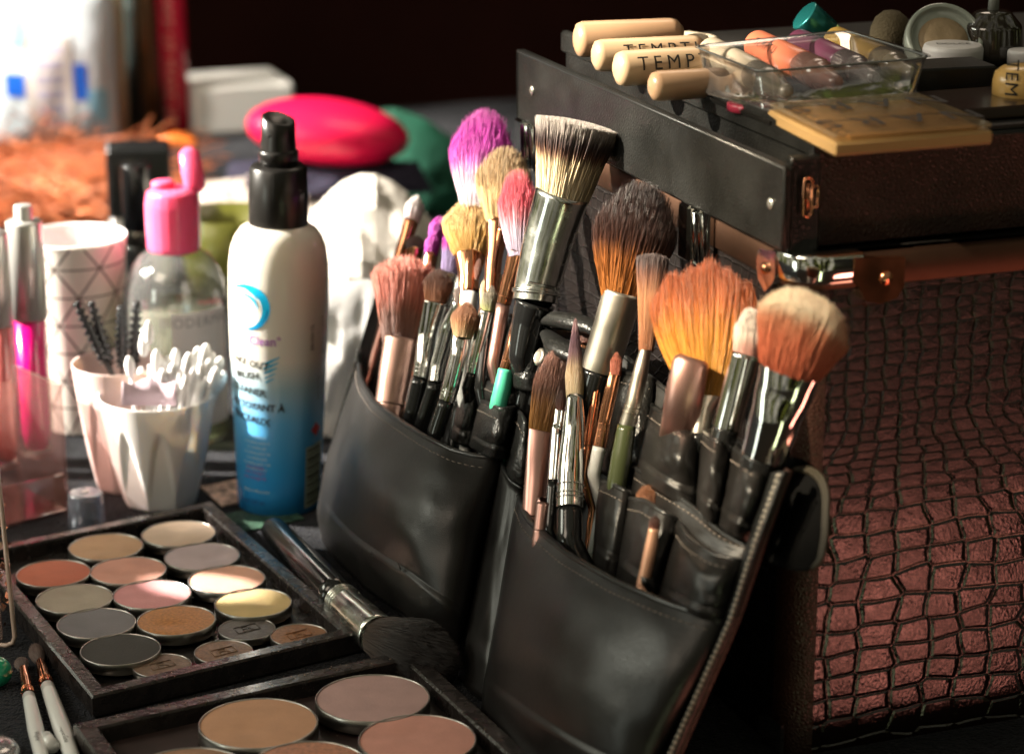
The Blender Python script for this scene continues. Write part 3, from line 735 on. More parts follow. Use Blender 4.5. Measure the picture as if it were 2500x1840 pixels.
# rolled leather fold behind the pointed brushes
fold = [pp(*c4(1215, 1490), .010), pp(*c4(1290, 1470), .014), pp(*c4(1400, 1490), .016), pp(*c4(1520, 1520), .014), pp(*c4(1620, 1600), .010)]
P('leather_fold', pouch, *tube([p for p in fold], [.0025, .0055, .0062, .0052, .003], 16, .6), leather_grain)
P('leather_fold', pouch, *tube([pp(*c4(1230, 1560), .014), pp(*c4(1300, 1640), .018), pp(*c4(1420, 1700), .018), pp(*c4(1540, 1700), .014)], [.003, .006, .006, .003], 16, .6), leather_grain)
# right-hand rows
pocket('pocket', [cB(975, 968), cB(1040, 1020), cB(1140, 1075), cB(1245, 1105)], [cB(880, 1330), cB(960, 1400), cB(1100, 1490), cB(1225, 1530)], .002, .016, 21, leather, wr=.0018)
pocket('pocket', [cB(1238, 1095), cB(1290, 1140), cB(1350, 1180), cB(1415, 1200)], [cB(1215, 1500), cB(1250, 1560), cB(1290, 1600), cB(1340, 1640)], .002, .015, 23, leather, wr=.0018)
pocket('pocket', [cB(1400, 1190), cB(1480, 1250), cB(1560, 1300), cB(1650, 1330)], [cB(1325, 1600), cB(1380, 1650), cB(1450, 1690), cB(1520, 1720)], .002, .018, 25, leather, wr=.0018)
pocket('pocket', [cB(880, 1300), cB(960, 1360), cB(1100, 1450), cB(1200, 1520), cB(1260, 1570), cB(1300, 1620), cB(1400, 1690), cB(1510, 1735)], [cL(700, 520), cL(800, 560), cL(950, 560), cL(1080, 560), cL(1150, 540)], .007, .007, 27, leather, wr=.0015)
pocket('pocket', [cL(585, 195), cL(630, 210), cL(680, 235), cL(712, 262)], [cL(560, 520), cL(600, 560), cL(640, 580), cL(660, 590)], .009, .008, 29, leather)
pocket('pocket', [cL(700, 268), cL(760, 275), cL(830, 320), cL(892, 352)], [cL(650, 580), cL(700, 620), cL(760, 660), cL(800, 680)], .011, .012, 31, leather, wr=.0016)
pocket('pocket', [cL(892, 355), cL(930, 420), cL(1030, 490), cL(1150, 515)], [cL(800, 680), cL(880, 720), cL(980, 760), cL(1070, 765)], .011, .014, 33, leather, wr=.0016)
# middle strip pocket
pocket('pocket', [cC(1158, 830), cC(1172, 880), cC(1210, 940), cC(1285, 985)], [(1120, 1650), (1150, 1690), (1190, 1720), (1230, 1740)], .003, .007, 35, leather, stitch=None)
# the two large front pockets
bigprof = lambda v: .80 + .30*math.sin(math.pi*min(v*1.15, 1)) if v < .75 else (1.02-(v-.75)*2.2)
patch('front_pocket', pouch, [(875, 857), (880, 925), (913, 981), (972, 1024), (1040, 1068), (1109, 1102), (1170, 1115), (1227, 1118)],
      [(790, 1322), (830, 1375), (900, 1440), (990, 1500), (1110, 1625)], [(875, 857), (866, 890), (832, 1010), (798, 1125), (775, 1250), (790, 1322)],
      [(1227, 1118), (1200, 1230), (1172, 1340), (1145, 1476), (1110, 1625)], w0=.004, bulge=.026, prof=bigprof, m=leather, nu=70, nv=60, stitch=.0055, wr=.0017, seed=41, edge_r=.0013, pw=.65)
patch('front_pocket', pouch, [(1268, 1212), (1287, 1268), (1380, 1349), (1499, 1418), (1630, 1474), (1773, 1521)],
      [(1170, 1800), (1250, 1850), (1400, 1950), (1560, 2040)], [(1268, 1212), (1255, 1260), (1218, 1486), (1184, 1670), (1170, 1800)],
      [(1773, 1521), (1740, 1600), (1618, 1836), (1560, 2040)], w0=.010, bulge=.024, prof=bigprof, m=leather, nu=70, nv=60, stitch=.0055, wr=.0017, seed=47, edge_r=.0014, pw=.40)
# right border band with contrast stitching, and the strap that loops behind
patch('border_band', pouch, [cL(1262, 168), cL(1322, 158)], [(1575, 2000), (1625, 2010)], [cL(1262, 168), cL(1170, 430), cL(1075, 740), cL(838, 1260), (1575, 2000)],
      [cL(1322, 158), cL(1222, 430), cL(1118, 740), cL(890, 1260), (1625, 2010)], w0=.013, bulge=.0035, prof=lambda v: 1, nu=12, nv=80, edge=False, m=leather_grain, wr=.0003)
sp = smoothpoly([cL(1285, 172), cL(1192, 430), cL(1094, 740), cL(860, 1260), (1580, 2000)], 120, 2)
pts = [pp(p.x, p.y, .0190) for p in sp]
P('border_stitching', pouch, *join(*[tube([pts[i]-PW*.0004, (pts[i]+pts[i+1])/2+PW*.0003, pts[i].lerp(pts[i+1], .95)-PW*.0004], .00060, 6) for i in range(0, 116, 2)]), mat('thread_pale', (.40, .36, .30), .6))
P('border_piping', pouch, *tube([pp(p.x, p.y, .013) for p in smoothpoly([cL(1325, 155), cL(1225, 430), cL(1120, 740), cL(893, 1260), (1625, 2010)], 60, 2)], .0016, 10), leather_brown)
o_, g_ = patch('closure_strap', pouch, [cL(1290, 150), cL(1330, 95), cL(1400, 120), cL(1470, 200)], [cL(1225, 500), cL(1300, 540), cL(1380, 555), cL(1440, 535)],
      [cL(1290, 150), cL(1270, 260), cL(1225, 500)], [cL(1470, 200), cL(1482, 330), cL(1478, 450), cL(1440, 535)], w0=-.004, w0b=-.003, bulge=.004, prof=lambda v: 1, m=mat('strap_matte_black', (.003, .003, .003), .9, spec=.05), nu=20, nv=30, edge=False)
for off in (0, 8):
    P('strap_piping', pouch, *tube([pp(p.x-off, p.y+off*.6, .001) for p in smoothpoly([cL(1325, 165), cL(1370, 148), cL(1420, 152), cL(1462, 190), cL(1478, 250), cL(1474, 400), cL(1458, 500), cL(1430, 535)], 50, 3)], .0010, 8), mat('edge_olive', (.022, .018, .011), .55, spec=.3))
# little snap button with faint stamp
sb = pp(1320, 872, .017)
P('snap_button', pouch, *lathe(sb, soft([(.0036, 0), (.0040, .0008), (.0030, .0016), (.0024, .0013), (0, .0013)], .0003), 32, PW), satin)
# nicks in the leather
for (x, y, l) in ((972, 1375, 9), (905, 1345, 5)):
    P('nick', pouch, *tube([pp(x, y, .031), pp(x+l*.6, y+l*1.6, .031)], .0004, 6), ink)
# ================================================================== BRUSHES
def strands(B, T, side, nrm, rb, rm, kind, N_, flat, seed, frac_len=1.0, thick=1.0):
    """bristle tuft from B to T: every fibre is its own tapered three-sided tube"""
    r_ = np.random.default_rng(seed)
    A = np.array(T-B); L = np.linalg.norm(A); a = A/L
    s = np.array(side - Vector(a)*side.dot(Vector(a))); s /= np.linalg.norm(s); n = np.cross(s, a)
    rho = np.sqrt(r_.random(N_)); rho = np.where(r_.random(N_) < .45, .88+.12*r_.random(N_), rho)
    ph = r_.random(N_)*2*np.pi; cx, cyy = rho*np.cos(ph), rho*np.sin(ph)
    def Rt(t):
        if kind == 'round': return rb+(rm-rb)*np.sin(np.clip(t/.72, 0, 1)*np.pi/2)
        if kind in ('flat', 'fluffy'): return rb+(rm-rb)*t
        if kind == 'angled': return rb+(rm-rb)*np.sin(np.clip(t/.9, 0, 1)*np.pi/2)
        if kind == 'fan': return rb+(rm-rb)*np.sin(np.clip(t/.66, 0, 1)*np.pi/2)
        if kind == 'point': return np.where(t < .3, rb+(rm-rb)*t/.3, rm*(1-((t-.3)/.7))**.85+.00015)
        if kind == 'oval': return rb+(rm-rb)*np.sin(np.clip(t/.55, 0, 1)*np.pi/2) - (rm*.35)*np.clip((t-.6)/.4, 0, 1)**2
        return rb+(rm-rb)*t
    if kind == 'round': end = 1-.42*rho**2.6
    elif kind == 'oval': end = 1-.42*rho**2.4
    elif kind == 'flat': end = 1-.05*rho**2
    elif kind == 'fluffy': end = 1-.22*rho**2-.10*r_.random(N_)**2
    elif kind == 'fan': end = .96-.30*np.abs(cx)**3.2-.06*r_.random(N_)+.035*np.sin(cx*7+1)+.02*np.sin(cx*17)
    elif kind == 'angled': end = 1-.18*(cx+1)/2-.30*np.clip(np.abs(cx*1.05), 0, 1)**3
    elif kind == 'point': end = 1-.10*rho*r_.random(N_)
    else: end = 1-.25*rho**2
    end = end*(1-.05*r_.random(N_)**2) + .011*r_.standard_normal(N_)*(kind not in ('point', 'flat'))
    K_ = 7; ts = np.linspace(0, 1, K_)
    jit = r_.standard_normal((N_, 2))*rm*.038; wav = r_.standard_normal((N_, 2))*rm*.018
    r0 = max(rm*np.sqrt(flat)/math.sqrt(N_)*1.2, .00006)*thick
    V = np.zeros((N_, K_, 3, 3)); UV = np.zeros((N_, K_, 3, 2)); rid = r_.random(N_)
    for k, q in enumerate(ts):
        t = q*end; R = Rt(t)
        x = cx*R + jit[:, 0]*q**2 + wav[:, 0]*np.sin(q*5+rid*9); y = (cyy*R + jit[:, 1]*q**2 + wav[:, 1]*np.cos(q*4+rid*7))*flat
        c = np.array(B) + np.outer(x, s) + np.outer(y, n) + np.outer(t*L, a)
        rr = r0*(1.0 if q < .6 else 1-.8*(q-.6)/.4)
        for j in range(3):
            an = 2*np.pi*j/3 + rid*6
            V[:, k, j] = c + (rr*np.cos(an))[:, None]*s + (rr*np.sin(an))[:, None]*n
            UV[:, k, j, 0] = rid; UV[:, k, j, 1] = .45*t + .55*q*(t/np.maximum(q*end, 1e-6) if q > 0 else 0)
    idx = np.arange(N_*K_*3).reshape(N_, K_, 3); F_ = []
    for j in range(3):
        j2 = (j+1) % 3
        F_.append(np.stack([idx[:, :-1, j], idx[:, :-1, j2], idx[:, 1:, j2], idx[:, 1:, j]], -1).reshape(-1, 4))
    F_ = np.concatenate(F_); V = V.reshape(-1, 3); UV = UV.reshape(-1, 2)
    # dense inner mass so that nothing shows straight through the tuft
    seg, M_ = 20, 10; cv, cu = [], []
    for k in range(M_):
        q = k/(M_-1); R0 = .84
        for j in range(seg):
            an = 2*np.pi*j/seg; c_, s_ = np.cos(an), np.sin(an)
            rr_ = R0*(1-max(0, q-.75)/.25*.999)
            if kind in ('round', 'oval'): e_ = 1-.42*rr_**2.5
            elif kind == 'fan': e_ = .80-.28*abs(rr_*c_)**3
            elif kind == 'angled': e_ = 1-.18*(rr_*c_+1)/2-.30*abs(rr_*c_)**3
            else: e_ = .97
            t = min(q/.75, 1)*e_*(.80 if kind in ('round', 'oval', 'angled', 'fluffy') else .93); R = float(Rt(np.array(t)))
            cv.append(np.array(B)+s*(rr_*c_*R)+n*(rr_*s_*R*flat)+a*(t*L)); cu.append((.5, t))
    base = len(V); ci = np.arange(M_*seg).reshape(M_, seg)+base
    cf = np.stack([ci[:-1], np.roll(ci[:-1], -1, 1), np.roll(ci[1:], -1, 1), ci[1:]], -1).reshape(-1, 4)
    return np.concatenate([V, np.array(cv)]), np.concatenate([F_, cf]), np.concatenate([UV, np.array(cu)])

LEFTN = -E2                                     # outward normal of the case's left face
def clearance(q): return (q-K).dot(LEFTN)
def shape_tube(pts, ws, flat, t, name, m, seg=28):
    """ferrule or handle through pts, widths given in metres, cross-section flattened across PW"""
    return P(name, t, *tube(pts, [w/2 for w in ws], seg, flat, side=(pts[1]-pts[0]).normalized().cross(PW)), m)
def brush(label, hair, ferr=None, hand=None, w=(.006, .012), group='makeup brushes in the pouch', plane=pp, rings=None, ring_mat=None, name='makeup_brush', N_=None, smooth_ferr=True, bury=.045):
    """hair=(base px, tip px, base width, max width, kind, hair material, flatness); ferr/hand = (material, [(x, y, width, flat)...]) from top to bottom"""
    st = []
    if hair: st += [hair[1], hair[0]]
    if ferr: st += [p[:2] for p in ferr[1]]
    if hand: st += [p[:2] for p in hand[1]]
    ytop, ybot = min(p[1] for p in st), max(p[1] for p in st)
    w0, w1 = w
    def pt(x, y):
        k = (ybot-y)/max(ybot-ytop, 1); return plane(x, y, w0+(w1-w0)*k)
    if hair and plane is pp:
        for _ in range(40):
            q = pt(*hair[1]); q2 = pt((hair[0][0]+hair[1][0])/2, (hair[0][1]+hair[1][1])/2)
            need = mm(q, hair[3])/2*hair[6] + .004
            if min(clearance(q), clearance(q2)) < need and q.z > .10: w1 += .002
            else: break
    ends = pt(*(hand or ferr)[1][-1][:2])
    t = thing(name, label, 'makeup brush', ends, group)
    if hair:
        B, T = pt(*hair[0]), pt(*hair[1]); rb, rm = mm(B, hair[2])/2, mm(T, hair[3])/2
        side = (T-B).normalized().cross((CAM-B).normalized())
        n_ = int((N_ or int(np.clip(hair[3]*12, 260, 2600)))*1.6)
        V, Fc, U = strands(B - (T-B)*.06, T, side, PW, rb*.97, rm, hair[4], n_, hair[6], abs(hash(label)) % 9999 if False else sum(map(ord, label)) % 9999)
        o = P('bristles', t, V, Fc, U, hair[5])
    if ferr:
        pts, ws, fl = [], [], []
        for x, y, wd, f in ferr[1]: q = pt(x, y); pts.append(q); ws.append(mm(q, wd)); fl.append(f)
        side = (pts[-1]-pts[0]).normalized().cross((CAM-pts[0]).normalized()).normalized()
        # interpolate smoothly between stations
        P_, W_, F_ = [], [], []
        n = len(pts)
        for i in range(n-1):
            for k in range(8):
                s = k/8; P_.append(pts[i].lerp(pts[i+1], s)); e = s*s*(3-2*s) if smooth_ferr else s
                W_.append(ws[i]*(1-e)+ws[i+1]*e); F_.append(fl[i]*(1-e)+fl[i+1]*e)
        P_.append(pts[-1]); W_.append(ws[-1]); F_.append(fl[-1])
        V, U = [], []; seg = 36
        for i, p in enumerate(P_):
            ax = (P_[min(i+1, len(P_)-1)]-P_[max(i-1, 0)]).normalized(); s_ = (side-ax*side.dot(ax)).normalized(); b_ = ax.cross(s_)
            f_ = F_[i]; pw_ = 1.0
            for k in range(seg):
                a_ = 2*math.pi*k/seg; ca, sa = math.cos(a_), math.sin(a_)
                V.append(p + s_*(W_[i]/2*ca) + b_*(W_[i]/2*f_*sa)); U.append((k/seg, i/len(P_)))
        m_ = len(P_)
        Fc = [(i*seg+k, i*seg+(k+1) % seg, (i+1)*seg+(k+1) % seg, (i+1)*seg+k) for i in range(m_-1) for k in range(seg)]
        # inner lip at the mouth
        k0 = len(V)
        for k in range(seg): q = V[k]; V.append(P_[0]+(q-P_[0])*.93)
        for k in range(seg): q = V[k]; V.append(P_[0]+(q-P_[0])*.90+(P_[1]-P_[0])*1.0)
        for a0 in (0, k0):
            b0 = k0 if a0 == 0 else k0+seg
            Fc += [(a0+(k+1) % seg, a0+k, b0+k, b0+(k+1) % seg) for k in range(seg)]
        fo_ = P('ferrule', t, V, Fc, ferr[0])
        # crimp rings near the lower end
        if rings:
            for k, fr in enumerate(rings):
                i = min(int(fr*(m_-1)), m_-2); p = P_[i]; ax = (P_[i+1]-P_[i]).normalized()
                s_ = (side-ax*side.dot(ax)).normalized(); b_ = ax.cross(s_)
                circ = [p + s_*(W_[i]/2*1.02*math.cos(2*math.pi*q/36)) + b_*(W_[i]/2*1.02*F_[i]*math.sin(2*math.pi*q/36)) for q in range(37)]
                world_part(mesh('crimp_ring', *tube(circ, W_[i]*.035, 8), ring_mat or ferr[0]), fo_)
    if hand:
        pts, ws = [], []
        for x, y, wd, f in hand[1]: q = pt(x, y); pts.append(q); ws.append(mm(q, wd))
        d = (pts[-1]-pts[0]).normalized() if len(pts) > 1 else (pts[0]-pt(*ferr[1][0][:2])).normalized()
        if bury and plane is pp:
            k = bury
            if d.z < 0: k = min(k, max((pts[-1].z-.004)/(-d.z), 0))
            # keep the hidden end clear of the case
            pts.append(pts[-1]+d*min(k, .012)-PW*min(w[0]*.5, .009)); ws.append(ws[-1]*.9)
            if k > .012:
                pts.append(pts[-1]+d*(k-.012)); ws.append(ws[-1]*.8)
        if len(pts) == 1: pts.append(pts[0]+d*.01); ws.append(ws[0])
        f = hand[1][0][3]
        side = d.cross((CAM-pts[0]).normalized()).normalized()
        P_, W_ = [], []
        for i in range(len(pts)-1):
            for k in range(6): s = k/6; P_.append(pts[i].lerp(pts[i+1], s)); W_.append(ws[i]*(1-s)+ws[i+1]*s)
        P_.append(pts[-1]); W_.append(ws[-1])
        P_ += [pts[-1]+d*ws[-1]*.25, pts[-1]+d*ws[-1]*.4]; W_ += [ws[-1]*.8, ws[-1]*.35]
        P('handle', t, *tube(P_, [x/2 for x in W_], 26, f, side=side), hand[0])
    return t
# bristle colours, root to tip
h_choc_salmon = hairmat('bristle_brown_salmon', [(0, (.08, .022, .008)), (.35, (.16, .045, .018)), (.60, (.45, .12, .075)), (1, (.70, .24, .17))])
h_brown = hairmat('bristle_rust_brown', [(0, (.22, .08, .03)), (.4, (.16, .05, .016)), (1, (.07, .02, .01))])
h_taupe = hairmat('bristle_taupe', [(0, (.10, .07, .06)), (1, (.22, .15, .13))])
h_tan = hairmat('bristle_tan', [(0, (.55, .38, .22)), (.5, (.42, .20, .09)), (1, (.26, .09, .04))])
h_black = hairmat('bristle_black', [(0, (.05, .03, .02)), (.5, (.018, .012, .010)), (1, (.022, .015, .013))], transl=.05)
h_cream = hairmat('bristle_cream', [(0, (.45, .33, .18)), (.4, (.62, .48, .28)), (1, (.70, .58, .40))])
h_greengrey = hairmat('bristle_grey_green', [(0, (.30, .30, .10)), (.4, (.22, .20, .12)), (1, (.24, .19, .15))])
h_kabuki = hairmat('bristle_three_tone', [(0, (.80, .66, .44)), (.46, (.74, .58, .36)), (.57, (.16, .07, .04)), (.68, (.04, .018, .018)), (.78, (.10, .07, .065)), (.86, (.38, .32, .29)), (1, (.56, .50, .46))], transl=.12, var=.20)
h_magenta = hairmat('bristle_magenta', [(0, (.75, .66, .72)), (.40, (.74, .52, .68)), (.62, (.62, .08, .48)), (.85, (.50, .01, .36)), (1, (.55, .10, .40))])
h_goat = hairmat('bristle_goat_tan', [(0, (.52, .34, .16)), (.5, (.58, .38, .18)), (1, (.34, .22, .12))])
h_red = hairmat('bristle_red_lilac', [(0, (.40, .32, .44)), (.35, (.48, .38, .48)), (.60, (.62, .18, .22)), (.85, (.66, .05, .10)), (1, (.68, .18, .20))])
h_yellow = hairmat('bristle_yellow_tan', [(0, (.40, .20, .04)), (.4, (.62, .36, .10)), (1, (.66, .44, .20))])
h_purple = hairmat('bristle_purple_lavender', [(0, (.28, .20, .40)), (.58, (.34, .26, .50)), (.74, (.50, .02, .38)), (1, (.52, .02, .40))])
h_mag2 = hairmat('bristle_bright_magenta', [(0, (.45, .02, .38)), (1, (.60, .05, .48))])
h_whitepink = hairmat('bristle_white_pink', [(0, (.62, .42, .40)), (.4, (.78, .66, .64)), (1, (.82, .76, .74))])
h_bronzer = hairmat('bristle_dark_bronzer', [(0, (.34, .12, .025)), (.45, (.26, .085, .02)), (.66, (.06, .02, .012)), (1, (.018, .010, .010))], rough=.35)
h_fan = hairmat('bristle_orange_fan', [(0, (.66, .34, .05)), (.45, (.68, .28, .035)), (.68, (.55, .14, .02)), (1, (.44, .10, .035))], rough=.4, transl=.25, var=.42)
h_fan_dark = hairmat('bristle_dark_fan', [(0, (.26, .09, .03)), (.55, (.40, .17, .07)), (.80, (.20, .08, .05)), (.9, (.07, .04, .04)), (1, (.10, .07, .07))])
h_angle = hairmat('bristle_salmon_cream', [(0, (.34, .075, .035)), (.50, (.46, .13, .065)), (.74, (.54, .22, .12)), (.86, (.72, .54, .38)), (1, (.86, .76, .60))], var=.18)
h_angle2 = hairmat('bristle_pink_white', [(0, (.40, .16, .13)), (.35, (.58, .36, .30)), (.6, (.72, .60, .52)), (1, (.74, .66, .60))])
h_found = hairmat('bristle_foundation', [(0, (.34, .15, .03)), (.35, (.30, .13, .035)), (.65, (.13, .05, .025)), (1, (.42, .20, .15))], rough=.3)
h_pointed = hairmat('bristle_cream_purple', [(0, (.74, .58, .34)), (.35, (.70, .50, .30)), (.55, (.18, .09, .10)), (.8, (.12, .06, .08)), (1, (.45, .26, .26))], rough=.3)
h_dkbrown = hairmat('bristle_dark_brown', [(0, (.16, .05, .03)), (1, (.05, .02, .015))])
h_pinkred = hairmat('bristle_lip_pink', [(0, (.32, .04, .09)), (.6, (.5, .02, .12)), (1, (.66, .03, .16))])
h_rust = hairmat('bristle_rust_salmon', [(0, (.34, .08, .04)), (1, (.40, .11, .06))])
h_rustball = hairmat('bristle_rust_ball', [(0, (.16, .05, .015)), (1, (.22, .075, .02))])
h_sponge = hairmat('sponge_tip_brown', [(0, (.20, .08, .06)), (1, (.26, .11, .08))])
h_liner = hairmat('bristle_dark_plum', [(0, (.05, .03, .04)), (1, (.14, .03, .07))])

# ---- back row, left
brush('big fluffy magenta and white powder brush at the upper left of the pouch', (c4(790, 760), c4(860, 168), 62, 158, 'round', h_magenta, .55),
      (copper, [(*c4(790, 755), 60, .6), (*c4(770, 1000), 44, .9), (*c4(760, 1300), 40, 1)]), (white_lacq, [(*c4(755, 1310), 40, 1), (*c4(700, 1900), 34, 1)]), (.010, .018))
brush('large tan goat hair brush between the magenta brush and the flat top brush', (c4(940, 850), c4(985, 398), 60, 138, 'round', h_goat, .5),
      (copper, [(*c4(940, 848), 60, .6), (*c4(905, 1100), 40, .9), (*c4(880, 1400), 34, 1)]), (blackgloss, [(*c4(880, 1400), 34, 1), (*c4(820, 1900), 30, 1)]), (.010, .020))
brush('coral red brush fading to lilac beside the big metal flat top brush', (c4(1055, 1055), c4(1050, 540), 42, 100, 'round', h_red, .55),
      (copper, [(*c4(1052, 1045), 44, .8), (*c4(1010, 1200), 38, .9), (*c4(965, 1375), 36, 1)]), (rosegold, [(*c4(962, 1380), 34, 1), (*c4(900, 1750), 32, 1)]), (.012, .022), rings=[.9])
brush('wide yellow tan brush behind the small black tipped brush', (c4(760, 1060), c4(775, 730), 80, 146, 'round', h_yellow, .5),
      (copper, [(*c4(762, 1050), 78, .55), (*c4(745, 1250), 50, .8), (*c4(730, 1450), 44, 1)]), (blackgloss, [(*c4(730, 1450), 44, 1), (*c4(670, 1800), 40, 1)]), (.010, .016))
brush('slim copper handled brush hidden behind the yellow tan head', (c4(958, 905), c4(975, 800), 18, 24, 'oval', h_taupe, .8),
      (copper, [(*c4(955, 900), 18, 1), (*c4(915, 1080), 22, 1), (*c4(870, 1290), 24, 1)]), (copper, [(*c4(868, 1295), 24, 1), (*c4(800, 1600), 24, 1)]), (.010, .018))
brush('pearly white pink oval brush with copper stem standing leftmost', (c4(395, 860), c4(430, 700), 36, 46, 'oval', h_whitepink, .6),
      (copper, [(*c4(395, 855), 38, .7), (*c4(350, 1000), 34, .9), (*c4(305, 1130), 30, 1)]), (rosegold, [(*c4(303, 1135), 30, 1), (*c4(240, 1350), 28, 1)]), (.004, .004))
brush('small grey pink domed brush in front of the copper stem', (c4(413, 1050), c4(416, 955), 40, 48, 'round', h_taupe, .7),
      (copper, [(*c4(413, 1045), 44, .9), (*c4(405, 1100), 42, 1), (*c4(390, 1250), 38, 1)]), (rosegold, [(*c4(390, 1250), 38, 1), (*c4(350, 1500), 34, 1)]), (.006, .006))
brush('small round magenta brush behind the lavender one', (c4(540, 970), c4(575, 832), 32, 42, 'round', h_mag2, .8),
      (copper, [(*c4(540, 965), 32, 1), (*c4(500, 1200), 28, 1)]), (copper, [(*c4(500, 1200), 28, 1), (*c4(460, 1500), 28, 1)]), (.004, .006))
brush('lower oval magenta brush tucked left of the lavender brush', (c4(512, 1068), c4(540, 930), 28, 38, 'oval', h_mag2, .7),
      (copper, [(*c4(512, 1060), 28, 1), (*c4(480, 1250), 26, 1)]), (copper, [(*c4(480, 1250), 26, 1), (*c4(440, 1500), 26, 1)]), (.006, .008))
brush('flat topped lavender brush with magenta tips', (c4(628, 1190), c4(668, 958), 40, 62, 'flat', h_purple, .5),
      (nickel, [(*c4(628, 1185), 42, .6), (*c4(590, 1400), 32, 1)]), (white_lacq, [(*c4(590, 1400), 32, 1), (*c4(540, 1650), 30, 1)]), (.008, .012))
# ---- kabuki
kb = brush('flat top kabuki brush with grey black and cream bristles on a wide chrome stem', (c4(1330, 705), c4(1432, 235), 126, 206, 'flat', h_kabuki, .82),
      (nickel, [(*c4(1330, 690), 134, .95), (*c4(1250, 950), 124, .97), (*c4(1172, 1265), 112, 1), (*c4(1160, 1360), 110, 1)]), (blackgloss, [(*c4(1160, 1365), 100, 1), (*c4(1120, 1500), 84, 1), (*c4(1080, 1700), 70, 1)]),
      (.012, .030), rings=[.80, .86], N_=5200, smooth_ferr=False)
# ---- left pocket, front row
brush('full brown powder brush with salmon tips in a bronze pink ferrule at far left', (c4(328, 1600), c4(368, 1072), 84, 186, 'fluffy', h_choc_salmon, .7),
      (bronze_pink, [(*cC(618, 170), 86, .95), (*cC(590, 320), 82, .97), (*cC(555, 520), 74, 1)]), (bronze_pink, [(*cC(555, 520), 70, 1), (*cC(540, 600), 66, 1)]), (.014, .020), N_=1900)
brush('flat rust brown shader brush in a flattened silver ferrule', (c4(543, 1355), c4(575, 1155), 52, 74, 'round', h_brown, .4),
      (chrome, [(*c4(543, 1350), 52, .32), (*cC(755, 150), 46, .6), (*cC(735, 300), 44, .95), (*cC(722, 375), 42, 1)]), (blackgloss, [(*cC(720, 378), 41, 1), (*cC(670, 590), 42, 1)]), (.012, .020), rings=[.80, .88])
brush('silver ferruled brush with small taupe head behind the flat shader', (c4(693, 1370), c4(716, 1245), 26, 36, 'oval', h_taupe, .6),
      (chrome, [(*c4(690, 1365), 28, .6), (*cC(865, 120), 36, .9), (*cC(812, 320), 36, 1), (*cC(800, 400), 36, 1)]), (blackgloss, [(*cC(798, 402), 34, 1), (*cC(720, 650), 36, 1)]), (.010, .016), rings=[.82, .9])
brush('soft tan crease brush in the middle of the left pocket', (c4(712, 1575), c4(742, 1362), 42, 68, 'oval', h_tan, .75),
      (chrome, [(*cC(938, 152), 42, .6), (*cC(925, 250), 42, .9), (*cC(885, 420), 42, 1), (*cC(862, 500), 40, 1)]), (blackgloss, [(*cC(860, 503), 39, 1), (*cC(790, 720), 40, 1)]), (.018, .024), rings=[.80, .90], ring_mat=chrome, N_=1400)
brush('short black bristled brush on a long silver stem beside the yellow brush', (c4(795, 970), c4(820, 793), 36, 58, 'round', h_black, .7),
      (nickel, [(*c4(795, 965), 36, .8), (*c4(750, 1120), 38, .95), (*c4(705, 1260), 38, 1), (*c4(690, 1330), 36, 1)]), (blackgloss, [(*c4(690, 1330), 34, 1), (*c4(640, 1560), 34, 1)]), (.008, .014), rings=[.85])
brush('thin sponge tipped applicator with brown foam tip', (c4(798, 1215), c4(815, 1092), 8, 19, 'oval', h_sponge, .7),
      (chrome, [(*c4(797, 1212), 7, 1), (*c4(770, 1290), 12, 1), (*c4(745, 1350), 14, 1)]), (blackgloss, [(*c4(745, 1352), 14, 1), (*c4(690, 1500), 14, 1)]), (.010, .014), N_=500)
brush('fluffy cream crease brush behind the grey green tipped brush', (c4(868, 1400), c4(925, 1155), 34, 56, 'oval', h_cream, .7),
      (nickel, [(*c4(866, 1395), 34, .8), (*c4(845, 1480), 34, 1), (*c4(800, 1640), 34, 1)]), (blackgloss, [(*c4(800, 1640), 32, 1), (*c4(770, 1760), 32, 1)]), (.008, .014))
brush('small grey green tipped brush with dark silver ferrule left of the mint handle', (c4(870, 1412), c4(893, 1262), 30, 36, 'oval', h_greengrey, .6),
      (chrome, [(*cC(1078, 15), 32, .6), (*cC(1050, 140), 36, .9), (*cC(1012, 290), 34, 1), (*cC(1000, 355), 32, 1)]), (blackgloss, [(*cC(998, 357), 31, 1), (*cC(975, 430), 31, 1)]), (.012, .018), rings=[.76, .86])
brush('fine plum tipped liner with copper ferrule and mint green handle', (c4(1084, 1385), c4(1104, 1283), 11, 15, 'point', h_liner, .9),
      (copper, [(*c4(1084, 1383), 17, 1), (*c4(1055, 1480), 30, 1), (*cC(1215, 220), 36, 1), (*cC(1182, 335), 36, 1)]), (mint, [(*cC(1181, 336), 40, 1), (*cC(1160, 440), 44, 1), (*cC(1138, 530), 44, 1)]), (.013, .018), rings=[.88], N_=260)
